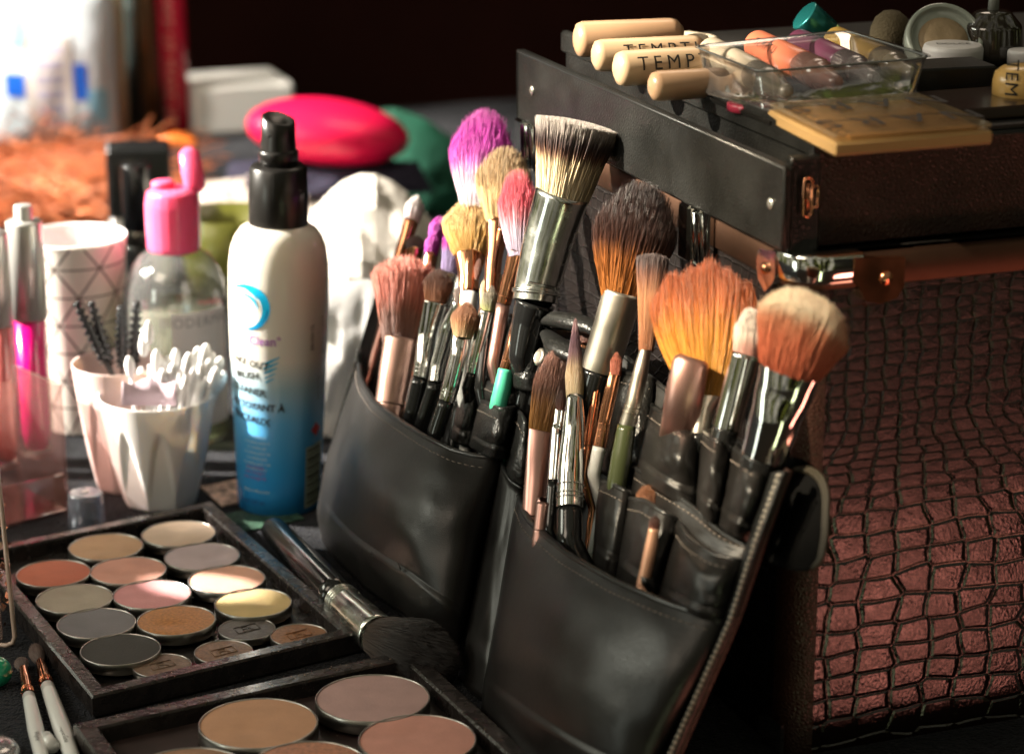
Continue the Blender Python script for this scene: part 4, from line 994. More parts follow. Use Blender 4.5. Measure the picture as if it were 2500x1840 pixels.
# ---- right half
brush('dark bronzer powder brush with amber roots in a satin champagne ferrule', (cB(812, 375), c4(1850, 615), 90, 208, 'round', h_bronzer, .62),
      (satin, [(*cB(815, 360), 96, .9), (*cB(770, 520), 96, .93), (*cB(690, 780), 94, 1)]), (blackgloss, [(*cB(690, 780), 88, 1), (*cB(640, 960), 80, 1)]), (.014, .026), N_=3200, smooth_ferr=False)
brush('wide orange brown fluffy fan brush glowing in the light', (cB(1268, 880), cB(1262, 190), 90, 262, 'fan', h_fan, .30),
      (satin, [(*cB(1268, 872), 82, .42), (*cB(1245, 1000), 54, .8), (*cB(1230, 1120), 50, 1)]), (blackgloss, [(*cB(1230, 1120), 50, 1), (*cB(1200, 1300), 46, 1)]), (.006, .018), N_=3800)
brush('narrow dark fan brush seen edge on with a dark olive handle', (cB(945, 645), cB(980, 150), 34, 82, 'flat', h_fan_dark, .7),
      (satin, [(*cB(945, 640), 28, 1), (*cB(905, 820), 38, 1), (*cB(875, 960), 40, 1), (*cB(840, 1075), 42, 1)]), (olive_lacq, [(*cB(838, 1078), 46, 1), (*cB(810, 1250), 52, 1), (*cB(785, 1400), 50, 1)]), (.012, .024), rings=[.72, .80], N_=1500)
# rose-gold flat handle end (a brush stored upside down)
t = thing('makeup_brush', 'rose gold flat ended handle stuck upside down in front of the orange fan brush', 'makeup brush', pp(*cB(1140, 1050), .016), 'makeup brushes in the pouch')
hp_ = [pp(*cB(1190, 712), .022), pp(*cB(1186, 722), .022), pp(*cB(1182, 745), .022), pp(*cB(1150, 900), .020), pp(*cB(1125, 1060), .015), pp(*cB(1095, 1200), .006)]
P('handle', t, *tube(hp_, [mm(hp_[0], x)/2 for x in (60, 84, 90, 94, 92, 88)], 36, .62, side=(hp_[-1]-hp_[0]).normalized().cross((CAM-hp_[0]).normalized())), rosegold)
brush('pink white domed brush in chrome behind the big angled brush', (cB(1482, 700), cB(1508, 440), 66, 72, 'round', h_angle2, .8),
      (chrome, [(*cB(1480, 688), 72, .95), (*cB(1430, 880), 72, 1), (*cB(1375, 1090), 70, 1)]), (blackgloss, [(*cB(1375, 1090), 66, 1), (*cB(1350, 1180), 64, 1)]), (.010, .018), smooth_ferr=False)
brush('big slanted salmon brush with cream tips in a flattened mirror ferrule', (cB(1722, 760), cB(1852, 372), 152, 246, 'angled', h_angle, .5),
      (chrome, [(*cB(1728, 748), 152, .42), (*cB(1690, 880), 142, .55), (*cB(1640, 1040), 128, .85), (*cB(1580, 1230), 116, .95)]), (blackgloss, [(*cB(1575, 1240), 110, .95), (*cB(1560, 1300), 106, .95)]), (.012, .026), N_=3400, bury=.03)
brush('copper lip brush with salmon tip and ivory handle', (cB(778, 800), cB(783, 680), 26, 29, 'oval', h_rust, .7),
      (copper, [(*cB(775, 790), 28, .6), (*cB(755, 880), 32, .9), (*cB(718, 1050), 32, 1), (*cB(692, 1190), 34, 1)]), (white_lacq, [(*cB(690, 1192), 33, 1), (*cB(660, 1340), 33, 1)]), (.014, .020), rings=[.72, .80, .88])
brush('thin copper lip brush with vivid pink tip', (cB(680, 872), cB(690, 755), 18, 23, 'oval', h_pinkred, .8),
      (copper, [(*cB(679, 868), 20, .8), (*cB(662, 980), 25, 1), (*cB(630, 1180), 26, 1)]), (copper, [(*cB(630, 1180), 25, 1), (*cB(610, 1350), 25, 1)]), (.012, .018))
brush('small flat brown brush peeking out behind the pointed purple brush', (cB(612, 640), cB(622, 572), 38, 40, 'flat', h_dkbrown, .4),
      (copper, [(*cB(612, 636), 40, .5), (*cB(600, 760), 34, .9), (*cB(585, 900), 32, 1)]), (blackgloss, [(*cB(585, 900), 32, 1), (*cB(550, 1100), 32, 1)]), (.008, .012))
brush('flat foundation brush with streaky brown bristles in a rose gold sleeve', (cB(383, 1080), cB(468, 662), 64, 86, 'round', h_found, .38),
      (rosegold, [(*cB(385, 1062), 62, .34), (*cB(378, 1090), 62, .34), (*cB(372, 1140), 60, .42), (*cB(350, 1400), 60, .8), (*cB(332, 1570), 56, 1)]), (rosegold, [(*cB(332, 1570), 54, 1), (*cB(320, 1640), 52, 1)]), (.016, .022), N_=1500)
brush('slender pointed brush with purple tip in a bright chrome ferrule', (cB(558, 925), cB(562, 500), 40, 46, 'point', h_pointed, .9),
      (chrome, [(*cB(560, 918), 42, .9), (*cB(552, 1100), 54, 1), (*cB(535, 1330), 64, 1), (*cB(530, 1520), 66, 1)]), (blackgloss, [(*cB(530, 1522), 62, 1), (*cB(528, 1700), 64, 1)]), (.020, .026), rings=[.83, .88, .94], N_=1400)
brush('small dark tipped brush with crimped silver ferrule left of the pointed brush', (cB(478, 990), cB(488, 880), 19, 24, 'oval', h_dkbrown, .6),
      (chrome, [(*cB(478, 984), 23, .4), (*cB(470, 1060), 22, .5), (*cB(460, 1100), 26, .9), (*cB(440, 1370), 26, 1)]), (blackgloss, [(*cB(440, 1372), 27, 1), (*cB(420, 1640), 30, 1)]), (.022, .026))
brush('round rust domed brush head poking out of a small leather pocket', (cB(950, 1520), cB(952, 1395), 50, 56, 'round', h_rustball, .8),
      (blackgloss, [(*cB(950, 1515), 48, .9), (*cB(935, 1600), 40, 1)]), (blackgloss, [(*cB(935, 1600), 38, 1), (*cB(915, 1690), 36, 1)]), (.012, .014), bury=.01)
brush('short peach handled eyeliner brush with dark tip in the front right pocket', (cL(797, 388), cL(803, 330), 26, 27, 'oval', h_dkbrown, .7),
      (mat('peach_satin', (.60, .33, .22), .35, .4), [(*cL(797, 384), 27, .9), (*cL(780, 480), 32, 1), (*cL(752, 610), 32, 1)]), (_mats['peach_satin'], [(*cL(752, 610), 31, 1), (*cL(740, 680), 30, 1)]), (.020, .026), bury=.02)
brush('short rose tube handle beside the foundation brush at the front pocket edge', None,
      (rosegold, [(*cB(395, 1480), 30, 1), (*cB(388, 1490), 34, 1), (*cB(372, 1640), 34, 1)]), (rosegold, [(*cB(372, 1640), 33, 1), (*cB(362, 1720), 33, 1)]), (.024, .026), bury=.02)
# ================================================================== PALETTES
frame_m = mat('palette_wet_black', (.020, .016, .015), .26, spec=.6, coat=.35, vary=(150, .4), rvar=.10, bump=[('n', 420, .45, .0009), ('n', 60, .2, .001)])
floor_m = mat('palette_floor', (.10, .09, .085), .22, .85, vary=(80, .3), rvar=.08)
dark_floor = mat('palette_floor_dark', (.030, .018, .017), .45, vary=(90, .3))
rim_m = mat('pan_tin', (.40, .38, .35), .30, 1, vary=(150, .1))
Xv0, Yv0 = Vector((1, 0, 0)), Vector((0, 1, 0))
def pan_mat(nm, c, sh=0):
    return mat(nm, c, .75 if not sh else .42, 0, .35, vary=(90 if not sh else 700, .08 if not sh else .35), bump=[('n', 900, .35, .0004), ('n', 120, .25, .0006)], sheen=.1)
def palette(name, label, A, Bc, D, zt, inset, fl_mat, ey=None, d=None):
    """open frame: A,Bc,D = world corners (front, right, left) of the outer rectangle at the top"""
    ex = (Bc-A); ex.z = 0; w = ex.length; ex.normalize(); ey = ey or Vector((-ex.y, ex.x, 0)); d = d or (D-A).dot(ey)
    t = thing(name, label, 'palette', Vector((A.x, A.y, 0)))
    o2 = [(0, 0), (w, 0), (w, d), (0, d)]; b = .0009
    def ring(ins, z): return [A*1 + ex*(x+(ins if x == 0 else -ins)) + ey*(y+(ins if y == 0 else -ins)) + Z*(z-A.z) for x, y in o2]
    rings_ = [ring(0, .0015), ring(0, zt-b), ring(b, zt), ring(inset-b, zt), ring(inset, zt-b), ring(inset, .0028)]
    V = sum(rings_, []); Fc = []
    for r in range(5):
        for i in range(4):
            j = (i+1) % 4
            if r in (2,):                       # subdivide broad top for wavy bump shading
                Fc.append((r*4+i, r*4+j, (r+1)*4+j, (r+1)*4+i))
            else: Fc.append((r*4+i, r*4+j, (r+1)*4+j, (r+1)*4+i))
    P('frame', t, V, Fc, frame_m, smooth=False)
    ff = ring(inset, .003)
    P('tray_floor', t, ff, [(0, 1, 2, 3)], fl_mat, smooth=False)
    lid = [A*1+ex*(x+(.0012 if x == 0 else -.0012))+ey*(y+(.0012 if y == 0 else -.0012))-Z*A.z for x, y in o2]
    V = [p for p in lid]+[p+Z*.0015 for p in lid]
    P('back_cover', t, V, [(3, 2, 1, 0), (4, 5, 6, 7), (0, 1, 5, 4), (1, 2, 6, 5), (2, 3, 7, 6), (3, 0, 4, 7)], blackplastic, smooth=False)
    return t, ex, ey
_pc = [0]
def pan(label, px, py, wpx, zt, m, stamp=None, group=None, h=.0040, ax=None):
    c0 = on_z(px, py, zt); r = mm(c0, wpx)/2*.972; c = Vector((c0.x, c0.y, zt-h))
    t = thing('eyeshadow_pan', label, 'makeup pan', c, group)
    P('tin', t, *lathe(c, [(r*.97, 0), (r, .0004), (r, h-.0002), (r*.992, h), (r*.972, h), (r*.965, h-.0005), (r*.962, .0006)], 64, caps=False), rim_m)
    # powder surface, faintly domed and worn, some with a finger dip
    _pc[0] += 1; dd_ = (0, .0009, .0004, .0011, 0, .0007)[_pc[0] % 6]; dx_, dy_ = r*.35*math.cos(_pc[0]*2.1), r*.3*math.sin(_pc[0]*2.1)
    dipf = lambda x, y: 0 if stamp else -dd_*math.exp(-((x-dx_)**2+((y-dy_)*1.5)**2)/(r*.38)**2)
    V, U, Fc = [Vector((c.x, c.y, zt-.0001+dipf(0, 0)))], [(0, 0)], []
    R_, S_ = 10, 56
    for i in range(1, R_+1):
        for k in range(S_):
            a = 2*math.pi*k/S_; rr = r*.967*i/R_; x, y = rr*math.cos(a), rr*math.sin(a)
            dip = dipf(x, y)
            V.append(Vector((c.x+x, c.y+y, zt-.0004+.0003*(1-(i/R_)**4)+dip))); U.append((x, y))
    Fc = [(0, 1+k, 1+(k+1) % S_) for k in range(S_)] + [(1+(i-1)*S_+k, 1+i*S_+k, 1+i*S_+(k+1) % S_, 1+(i-1)*S_+(k+1) % S_) for i in range(1, R_) for k in range(S_)]
    P('powder', t, V, Fc, U, m)
    if stamp:
        exx, eyy = ax; cc2 = Vector((c.x, c.y, zt+.0001)); q = r*.42
        diam = [cc2+exx*(-q)+eyy*(-q*.6), cc2+exx*q+eyy*(-q*.6), cc2+exx*q+eyy*(q*.6), cc2-exx*q+eyy*(q*.6)]
        P('stamp', t, *join(*[tube([diam[i], diam[(i+1) % 4]], .00022, 5) for i in range(4)], tube([cc2-exx*q*.4-eyy*q*.4, cc2-exx*q*.4+eyy*q*.4, cc2+exx*q*.2+eyy*q*.4, cc2+exx*q*.2, cc2-exx*q*.4], .0002, 5), tube([cc2+exx*q*.1, cc2+exx*q*.5-eyy*q*.4], .0002, 5)), m)
    return t
ZP = .0105
t1, px1, py1 = palette('eyeshadow_palette', 'black framed magnetic palette holding sixteen round colour pans beside the spray bottle', on_z(225, 1700, ZP), on_z(882, 1540, ZP), on_z(20, 1322, ZP), ZP, .0075, floor_m, (on_z(516, 1222, ZP)-on_z(882, 1540, ZP)).normalized(), (on_z(516, 1222, ZP)-on_z(882, 1540, ZP)).length)
gP = 'round pans in the smaller palette'
k_ = 1.1136
pans = [
 ('pale peach beige pan at the back right of the smaller palette', 392, 1168, 168, (.64, .47, .35), 0),
 ('tan brown pan at the back left of the smaller palette', 232, 1197, 168, (.50, .30, .17), 0),
 ('pale lilac grey pan near the right side of the smaller palette', 443, 1218, 171, (.52, .41, .42), 0),
 ('burnt coral red pan at the left edge of the smaller palette', 117, 1255, 168, (.52, .14, .075), 0),
 ('salmon pink pan between the coral red and peach pans', 281, 1249, 172, (.66, .32, .24), 0),
 ('bright peach pan half lit by a stripe of sun', 497, 1268, 174, (.68, .36, .25), 0),
 ('greige pan below the coral red pan', 163, 1310, 174, (.38, .32, .25), 0),
 ('candy pink pan half lit by sun in the middle of the palette', 333, 1301, 177, (.62, .27, .27), 0),
 ('pale yellow gold pan beside the right palette frame', 555, 1320, 175, (.56, .41, .18), 0),
 ('blue grey slate pan in the left column', 211, 1364, 178, (.17, .16, .17), 0),
 ('shimmering orange bronze pan at palette centre front', 386, 1358, 178, (.42, .17, .04), 1),
 ('large matte black pan near the front left corner', 264, 1422, 182, (.030, .028, .024), 0)]
for i, (lb, x, y, w_, c, sh) in enumerate(pans):
    pan(lb, x*k_, y*k_, w_*k_, ZP-.0004, pan_mat('powder_%d' % i, c, sh), group=gP, h=.0052)
small = [('small stamped charcoal pan', 541, 1377, 130, (.080, .066, .058)), ('small stamped rust orange pan in the right front corner', 655, 1390, 130, (.24, .10, .035)),
 ('small stamped warm brown pan at the front edge', 490, 1427, 133, (.19, .105, .060)), ('small stamped taupe brown pan at the front left', 355, 1457, 133, (.16, .100, .065))]
for i, (lb, x, y, w_, c) in enumerate(small):
    pan(lb, x*k_, y*k_, w_*k_, ZP-.0022, pan_mat('powder_s%d' % i, c, 1), stamp=True, group=gP, h=.0034, ax=(px1, py1))
Lc, Tc = on_z(178, 1765, ZP), on_z(1010, 1581, ZP)
exb = (Tc-Lc).normalized(); eyb = (on_z(1297, 1840, ZP)-Tc).normalized()          # towards the camera
Fr = Lc + eyb*.150
t2, px2, py2 = palette('blush_palette', 'larger black framed palette of big face powders, cut off by the bottom of the photo', Fr, Fr + (Tc-Lc), Lc, ZP, .0085, dark_floor, -eyb, .150)
gQ = 'large pans in the blush palette'
for i, (lb, x, y, w_, c, sh) in enumerate([
 ('large matte tan powder pan left in the blush palette', 566, 1583, 270, (.50, .27, .155), 0),
 ('large mauve pink powder pan at the back of the blush palette', 817, 1528, 260, (.44, .28, .26), 0),
 ('large dusty rose pan at the right of the blush palette', 915, 1619, 268, (.57, .27, .21), 0),
 ('shimmery rust brown pan at the bottom centre of the photo', 676, 1680, 274, (.42, .18, .10), 1),
 ('warm brown pan at the bottom edge left of the rust brown one', 415, 1694, 272, (.30, .16, .09), 0),
 ]):
    pan(lb, x*k_, y*k_, w_*k_, ZP+.0004, pan_mat('powder_b%d' % i, c, sh), group=gQ, h=.0062)

# loose powder grains on both palettes
for t_, A0, ex0, ey0, w0_, d0_ in ((t1, on_z(225, 1700, ZP), px1, py1, .118, .105), (t2, Lc, px2, -py2, .145, .05)):
    parts = []
    for k in range(170):
        q = A0 + ex0*(w0_*rng.random()) + ey0*(d0_*rng.random()); edge_ = rng.random() < .4
        if edge_: q = A0 + ex0*(w0_*rng.random()) + ey0*(.0065*rng.random()) ; q.z = ZP
        else: q.z = .003
        r_ = .00012+.00022*rng.random()**2
        parts.append(([q+Xv0*r_, q+Yv0*r_, q-Xv0*r_, q-Yv0*r_, q+Z*r_], [(0, 1, 4), (1, 2, 4), (2, 3, 4), (3, 0, 4)]))
    o = P('powder_grains', t_, *join(*parts), mat('powder_dust', (.42, .30, .22), .9), smooth=False); o['kind'] = 'stuff'
# ================================================================== BOTTLES AND CUPS
def standing(name, label, cat, px, front_y, halfw, group=None):
    """ground point whose visible foot is at row front_y; returns thing, centre, metres per pixel"""
    g = on_z(px, front_y, 0); r = mm(g, halfw*2)/2; G = Vector((g.x, g.y+r, 0)); G.x = g.x*((G.y-CAM.y)/(g.y-CAM.y))
    return thing(name, label, cat, G, group), G, mm(G, 1.0)
Xv, Yv = Vector((1, 0, 0)), Vector((0, 1, 0))
# ---- spray bottle
t, G, s = standing('spray_bottle', 'translucent brush cleaner spray bottle with blue lower half and black nozzle', 'spray bottle', 682, 1262, 98)
def prof(*st): return [(w_*s/2, max(zat(G, y), 0)) for w_, y in st]
bm_ = bpy.data.materials.new('bottle_print'); bm_.use_nodes = True
nt = bm_.node_tree; b = nt.nodes['Principled BSDF']; tcx = nt.nodes.new('ShaderNodeTexCoord'); sx = nt.nodes.new('ShaderNodeSeparateXYZ'); rmp = nt.nodes.new('ShaderNodeValToRGB')
mrr = nt.nodes.new('ShaderNodeMapRange'); mrr.inputs[1].default_value = 0; mrr.inputs[2].default_value = zat(G, 545)
nt.links.new(tcx.outputs['Object'], sx.inputs[0]); nt.links.new(sx.outputs[2], mrr.inputs[0]); nt.links.new(mrr.outputs[0], rmp.inputs[0])
set_ramp(rmp, [(0, (.02, .26, .66)), (.17, (.04, .34, .74)), (.34, (.12, .44, .78)), (.46, (.34, .52, .62)), (.56, (.72, .69, .63)), (1, (.72, .67, .58))])
nt.links.new(rmp.outputs[0], b.inputs['Base Color']); b.inputs['Roughness'].default_value = .26; b.inputs['Subsurface Weight'].default_value = .25; b.inputs['Subsurface Radius'].default_value = (.02, .02, .015); b.inputs['Subsurface Scale'].default_value = .6; b.inputs['Coat Weight'].default_value = .2
body = prof((150, 1250), (190, 1238), (200, 1225), (206, 1150), (220, 1000), (232, 850), (238, 750), (238, 680), (236, 640), (226, 602), (206, 575), (180, 556), (140, 545), (120, 540))
P('body', t, *lathe(G, [(0, .0005)] + body, 64), bm_)
collar = prof((132, 552), (138, 545), (138, 480), (133, 410), (122, 403), (96, 401))
P('collar', t, *lathe(G, [(collar[0][0], collar[0][1])] + collar[1:], 96, fn=lambda a_, z_: 1+.012*math.cos(a_*48)), blackplastic)
P('neck', t, *lathe(G, soft(prof((92, 405), (94, 368), (80, 362)), .0006), 48), blackplastic)
# nozzle head with slanted scooped top
hd = []; seg = 48; Vh, Fh = [], []
pz = lambda y: zat(G, y)
for (wd, yb) in ((84, 366), (80, 330), (78, 285)):
    for k in range(seg):
        a_ = 2*math.pi*k/seg; z_ = pz(yb)
        if yb == 285: z_ = pz(290) + .0022*math.cos(a_-2.4)
        Vh.append(G + Xv*(wd*s/2*math.cos(a_)) + Yv*(wd*s/2*math.sin(a_)) + Z*z_)
for k in range(seg):
    a_ = 2*math.pi*k/seg; Vh.append(G + Xv*(66*s/2*math.cos(a_)) + Yv*(66*s/2*math.sin(a_)) + Z*(pz(287) + .0022*math.cos(a_-2.4)))
for k in range(seg):
    a_ = 2*math.pi*k/seg; Vh.append(G + Xv*(34*s/2*math.cos(a_)) + Yv*(34*s/2*math.sin(a_)) + Z*(pz(300) + .0008*math.cos(a_-2.4)))
Fh = [(i*seg+k, i*seg+(k+1) % seg, (i+1)*seg+(k+1) % seg, (i+1)*seg+k) for i in range(4) for k in range(seg)] + [tuple(4*seg+k for k in range(seg))]
P('nozzle', t, Vh, Fh, blackplastic)
P('nozzle_hole', t, *disc(G + Z*pz(325) + Vector((-.004, -40*s, 0)), Vector((-.1, -1, 0)).normalized(), .0008, .0004, 12), ink)
rz = lambda z_: float(np.interp(z_, [q[1] for q in body], [q[0] for q in body]))
def bt(words, px_, py_, size, m, rot=0, spacing=1.0, sx_=1.0, name='lettering', bold=.01):
    z_ = zat(G, py_); x = (px_-proj(G+Z*z_)[0])*s; r_ = rz(z_)
    th = -math.pi/2 + math.asin(max(min(x/r_, .98), -.98))
    return wrap_text(name, t, words, size, G, r_, Z, th, z_, m, spacing, .00025, rot, (Xv, Yv), sx_, bold)
def wrap_poly(name, pts_px, m, lift=.0002):
    """strip polygon given as pairs of picture points on the bottle's front"""
    V, Fc = [], []
    for px_, py_ in pts_px:
        z_ = zat(G, py_); r_ = rz(z_); x = (px_-proj(G+Z*z_)[0])*s
        a_ = -math.pi/2 + math.asin(max(min(x/r_, .999), -.999)) ; V.append(G+Xv*((r_+lift)*math.cos(a_))+Yv*((r_+lift)*math.sin(a_))+Z*z_)
    n_ = len(V)//2
    return P(name, t, V, [(2*i, 2*i+1, 2*i+3, 2*i+2) for i in range(n_-1)], m)
blue_ink = mat('blue_ink', (.0, .36, .62), .4); purple_ink = mat('purple_ink', (.28, .06, .36), .4); navy_ink = mat('navy_ink', (.03, .10, .30), .4); white_ink = mat('white_ink', (.42, .60, .70), .4)
def crescent(c, R, a0, a1, wmax, n=26, ell=1.0):
    out = []
    for i in range(n+1):
        f = i/n; a_ = math.radians(a0+(a1-a0)*f); w_ = wmax*math.sin(math.pi*(.08+.84*f))
        out += [(c[0]+(R)*math.cos(a_), c[1]-R*ell*math.sin(a_)), (c[0]+(R-w_)*math.cos(a_), c[1]-(R-w_)*ell*math.sin(a_))]
    return out
wrap_poly('wave_logo', crescent((602, 724), 55, 125, -88, 20), blue_ink)
wrap_poly('wave_logo', crescent((597, 722), 30, 120, -10, 7), blue_ink, .0003)
wrap_poly('wave_logo', crescent((588, 716), 41, 100, 20, 6), blue_ink, .0003)
wrap_poly('wave_logo', crescent((607, 731), 46, 10, -95, 10), mat('deep_blue_ink', (0, .22, .46), .4), .00035)
bt('Clean°', 645, 802, .0062, purple_ink)
for i, (wd, x, y, sz, rt) in enumerate([('TAKE OUT', 604, 858, .0050, -.10), ('BRUSH', 602, 890, .0050, .06), ('CLEANER', 606, 925, .0050, -.08), ('NETTOYANT À', 620, 962, .0048, -.03), ('PINCEAUX', 610, 993, .0050, -.10)]):
    o = bt(wd, x, y, sz, ink, rt, bold=.03)
for k in range(5):
    y0 = 846+k*11; wrap_poly('brush_stroke', [(642+k*2, y0+8), (642+k*2, y0+13), (660, y0+(0 if k < 3 else 3)), (662, y0+6), (682-k*3, y0-9+k*2), (683-k*3, y0-7+k*2)], blue_ink)
for k in range(7):
    bt('il s\'utilise pour nettoyer'[:14+(k*5) % 9], 632, 1036+k*13, .0021, white_ink)
for k in range(3): bt('sans rinçage flacon'[:12+k*2], 628, 1110+k*13, .0022, purple_ink)
bt('Made in Montréal', 632, 1168, .0021, white_ink); bt('8 oz / 237 ml', 622, 1196, .0028, navy_ink)
for k in range(2): bt('BRUSH CLEANER'[:8+4*k], 755+k*22, 798, .0030, ink, math.pi/2, 1, 1)
for k in range(3): bt('alcohol denat water', 770+k*8, 925, .0016, ink, math.pi/2)
bt('◆', 768, 1028, .0075, mat('hazard_red', (.5, .03, .03), .5)); 
wrap_poly('barcode_panel', [(748, 1066), (748, 1214), (764, 1064), (764, 1212), (779, 1061), (778, 1207)], mat('label_pale_green', (.45, .52, .40), .5), .0003)
for k in range(13):
    y0 = 1070+k*10.6; h_ = (4.5, 2.2, 6, 3)[k % 4]
    wrap_poly('barcode_bar', [(751, y0+2), (751, y0+h_+2), (764, y0), (764, y0+h_), (777, y0-2), (777, y0+h_-2)], ink, .0005)

t.rotation_euler = (0, math.radians(1.5), 0)
# ---- patterned paper cup
t, G, s = standing('paper_cup', 'tall white cup with thin black triangle line pattern', 'cup', 205, 1068, 88)
zt_ = zat(G, 575)
cm_ = bpy.data.materials.new('triangle_line_print'); cm_.use_nodes = True
nt = cm_.node_tree; b = nt.nodes['Principled BSDF']; b.inputs['Roughness'].default_value = .5
uvn = nt.nodes.new('ShaderNodeUVMap'); sx = nt.nodes.new('ShaderNodeSeparateXYZ'); nt.links.new(uvn.outputs[0], sx.inputs[0])
acc = None
for (ca, cb_) in ((7, 3.4), (7, -3.4), (0, 6.8)):
    m1 = nt.nodes.new('ShaderNodeMath'); m1.operation = 'MULTIPLY'; m1.inputs[1].default_value = ca; nt.links.new(sx.outputs[0], m1.inputs[0])
    m2 = nt.nodes.new('ShaderNodeMath'); m2.operation = 'MULTIPLY_ADD'; m2.inputs[1].default_value = cb_; nt.links.new(sx.outputs[1], m2.inputs[0]); nt.links.new(m1.outputs[0], m2.inputs[2])
    m3 = nt.nodes.new('ShaderNodeMath'); m3.operation = 'PINGPONG'; m3.inputs[1].default_value = .5; nt.links.new(m2.outputs[0], m3.inputs[0])
    m4 = nt.nodes.new('ShaderNodeMath'); m4.operation = 'LESS_THAN'; m4.inputs[1].default_value = .030; nt.links.new(m3.outputs[0], m4.inputs[0])
    if acc is None: acc = m4
    else:
        m5 = nt.nodes.new('ShaderNodeMath'); m5.operation = 'MAXIMUM'; nt.links.new(acc.outputs[0], m5.inputs[0]); nt.links.new(m4.outputs[0], m5.inputs[1]); acc = m5
mxc = nt.nodes.new('ShaderNodeMix'); mxc.data_type = 'RGBA'; nt.links.new(acc.outputs[0], mxc.inputs[0]); mxc.inputs[6].default_value = (.72, .68, .62, 1); mxc.inputs[7].default_value = (.09, .07, .06, 1); nt.links.new(mxc.outputs[2], b.inputs['Base Color'])
r0, r1 = 84*s, 126*s
V, Fc, U = lathe(G, [(r0, .001), (r1, zt_)], 96, caps=False)
o = P('cup_wall', t, V, Fc, U, cm_)
P('cup_lining', t, *lathe(G, [(0, .003), (r0*.96, .003), (r1*.975, zt_-.0008), (r1*.99, zt_+.0006), (r1*1.012, zt_+.0004), (r1*1.005, zt_-.0012)], 96, caps=False), white_plastic)

# ---- faceted cups
def facet_cup(label, px_, fy, hb, hr, rim_y, m, tilt=0):
    t, G, s = standing('plastic_cup', label, 'cup', px_, fy, hb)
    zt_ = zat(G, rim_y); rb_, rt_ = hb*s, hr*s
    fn = lambda a_, z_: 1 - .075*min(1, max(0, (.80-.55*abs(math.sin(a_*4.5))**2.5-z_/zt_)*7))*(.35+.65*abs(math.cos(a_*4.5)))
    outer = [(rb_*.9, 0), (rb_, .0012)] + [(rb_+(rt_-rb_)*(k/14)**.8, .0012+(zt_-.0012)*k/14) for k in range(1, 15)]
    outer = outer[:2] + [(rb_+(rt_-rb_)*(k/40)**.8, .0012+(zt_-.0012)*k/40) for k in range(1, 41)]
    fn0 = fn; fn = lambda a_, z_, f=fn0: f(a_, z_)
    inner = [(rt_*1.0, zt_+.0005), (rt_*.965, zt_+.0003), (rt_*.95, zt_-.002), (rb_*.9, .003), (0, .003)]
    P('cup_wall', t, *lathe(G, outer + inner, 144, fn=fn, caps=False), m)
    return t, G, s, zt_, rt_
tA, GA, sA, zA, rA = facet_cup('pale pink faceted cup holding the mascara wands behind the white cup', 305, 1212, 68, 112, 885, pink_cup_m)
tB, GB, sB, zB, rB = facet_cup('white faceted cup filled with cotton swabs', 395, 1256, 92, 141, 962, white_plastic)
# mascara wands
bristle_m = mat('nylon_black', (.012, .012, .014), .45)
for i, (x0, y0, x1, y1, lb) in enumerate([(186, 738, 262, 895, 'leftmost leaning black mascara wand in the pink cup'), (222, 736, 272, 900, 'second leaning black mascara wand in the pink cup'), (294, 746, 298, 905, 'upright black mascara wand left of the straight pair'), (334, 736, 326, 905, 'rightmost upright black mascara wand in the pink cup')]):
    Y0 = GA.y - .004 + i*.004
    A, Bt = on_y(x0, y0, Y0), on_y(x1, y1, Y0); d = (Bt-A).normalized(); L = (Bt-A).length
    foot = Bt + d*((Bt.z-.01)/max(-d.z, .1))*.75
    t = thing('mascara_wand', lb, 'mascara wand', foot, 'disposable mascara wands')
    P('stem', t, *tube([A, Bt, foot], [.0006, .0009, .0012], 10), blackplastic)
    s_, b_, _ = frame_of(d); nt2 = 18; parts = [tube([A+d*(L*.90*q/nt2) for q in range(nt2+1)], [(.0036 if q % 2 else .0014)*(.6+.4*min(q/8, 1)) for q in range(nt2+1)], 9)]
    n_ = 9
    for k in range(n_):
        f = k/(n_-1); rr = .0030*(.55+.45*min(f*3, 1)) * (1 if f < .85 else .8)
        c = A + d*(L*.92*f)
        for j in range(12):
            a_ = 2*math.pi*j/12 + k*.7; dd = (s_*math.cos(a_)+b_*math.sin(a_)); parts.append(tube([c, c+dd*rr*1.2+d*.0002], [.00042, .00020], 4, caps=False))
    P('bristles', t, *join(*parts), bristle_m)
# cotton swabs
sw_m = mat('cotton_white', (.80, .79, .78), .95, spec=.05); st_m = mat('swab_stick', (.75, .73, .72), .5)
rs_ = random.Random(3)
tips = [(314, 868), (365, 842), (382, 852), (352, 872), (410, 868), (424, 884), (398, 900), (440, 905), (505, 838), (520, 858), (536, 880), (492, 860), (548, 905), (478, 880), (512, 900), (462, 860), (376, 905), (448, 930), (528, 925), (338, 915), (415, 935), (495, 930), (470, 925), (485, 845), (500, 870), (530, 895), (430, 850), (395, 872), (455, 885), (345, 895), (520, 915), (505, 890), (540, 870)]
wn_ = ['topmost left', 'tall central', 'slanting central', 'upright left', 'middle', 'shorter middle', 'low middle', 'lower right middle', 'tallest right', 'bright right', 'outer right', 'inner right', 'rightmost', 'right of centre', 'front right', 'back centre', 'low left', 'low front', 'low outer right', 'far left', 'low central front', 'low right front', 'mid right front', 'second tallest right', 'crowded right', 'leaning right', 'tall middle', 'short left of middle', 'short centre', 'low leftmost', 'low crowded right', 'half hidden right', 'bright rightmost']
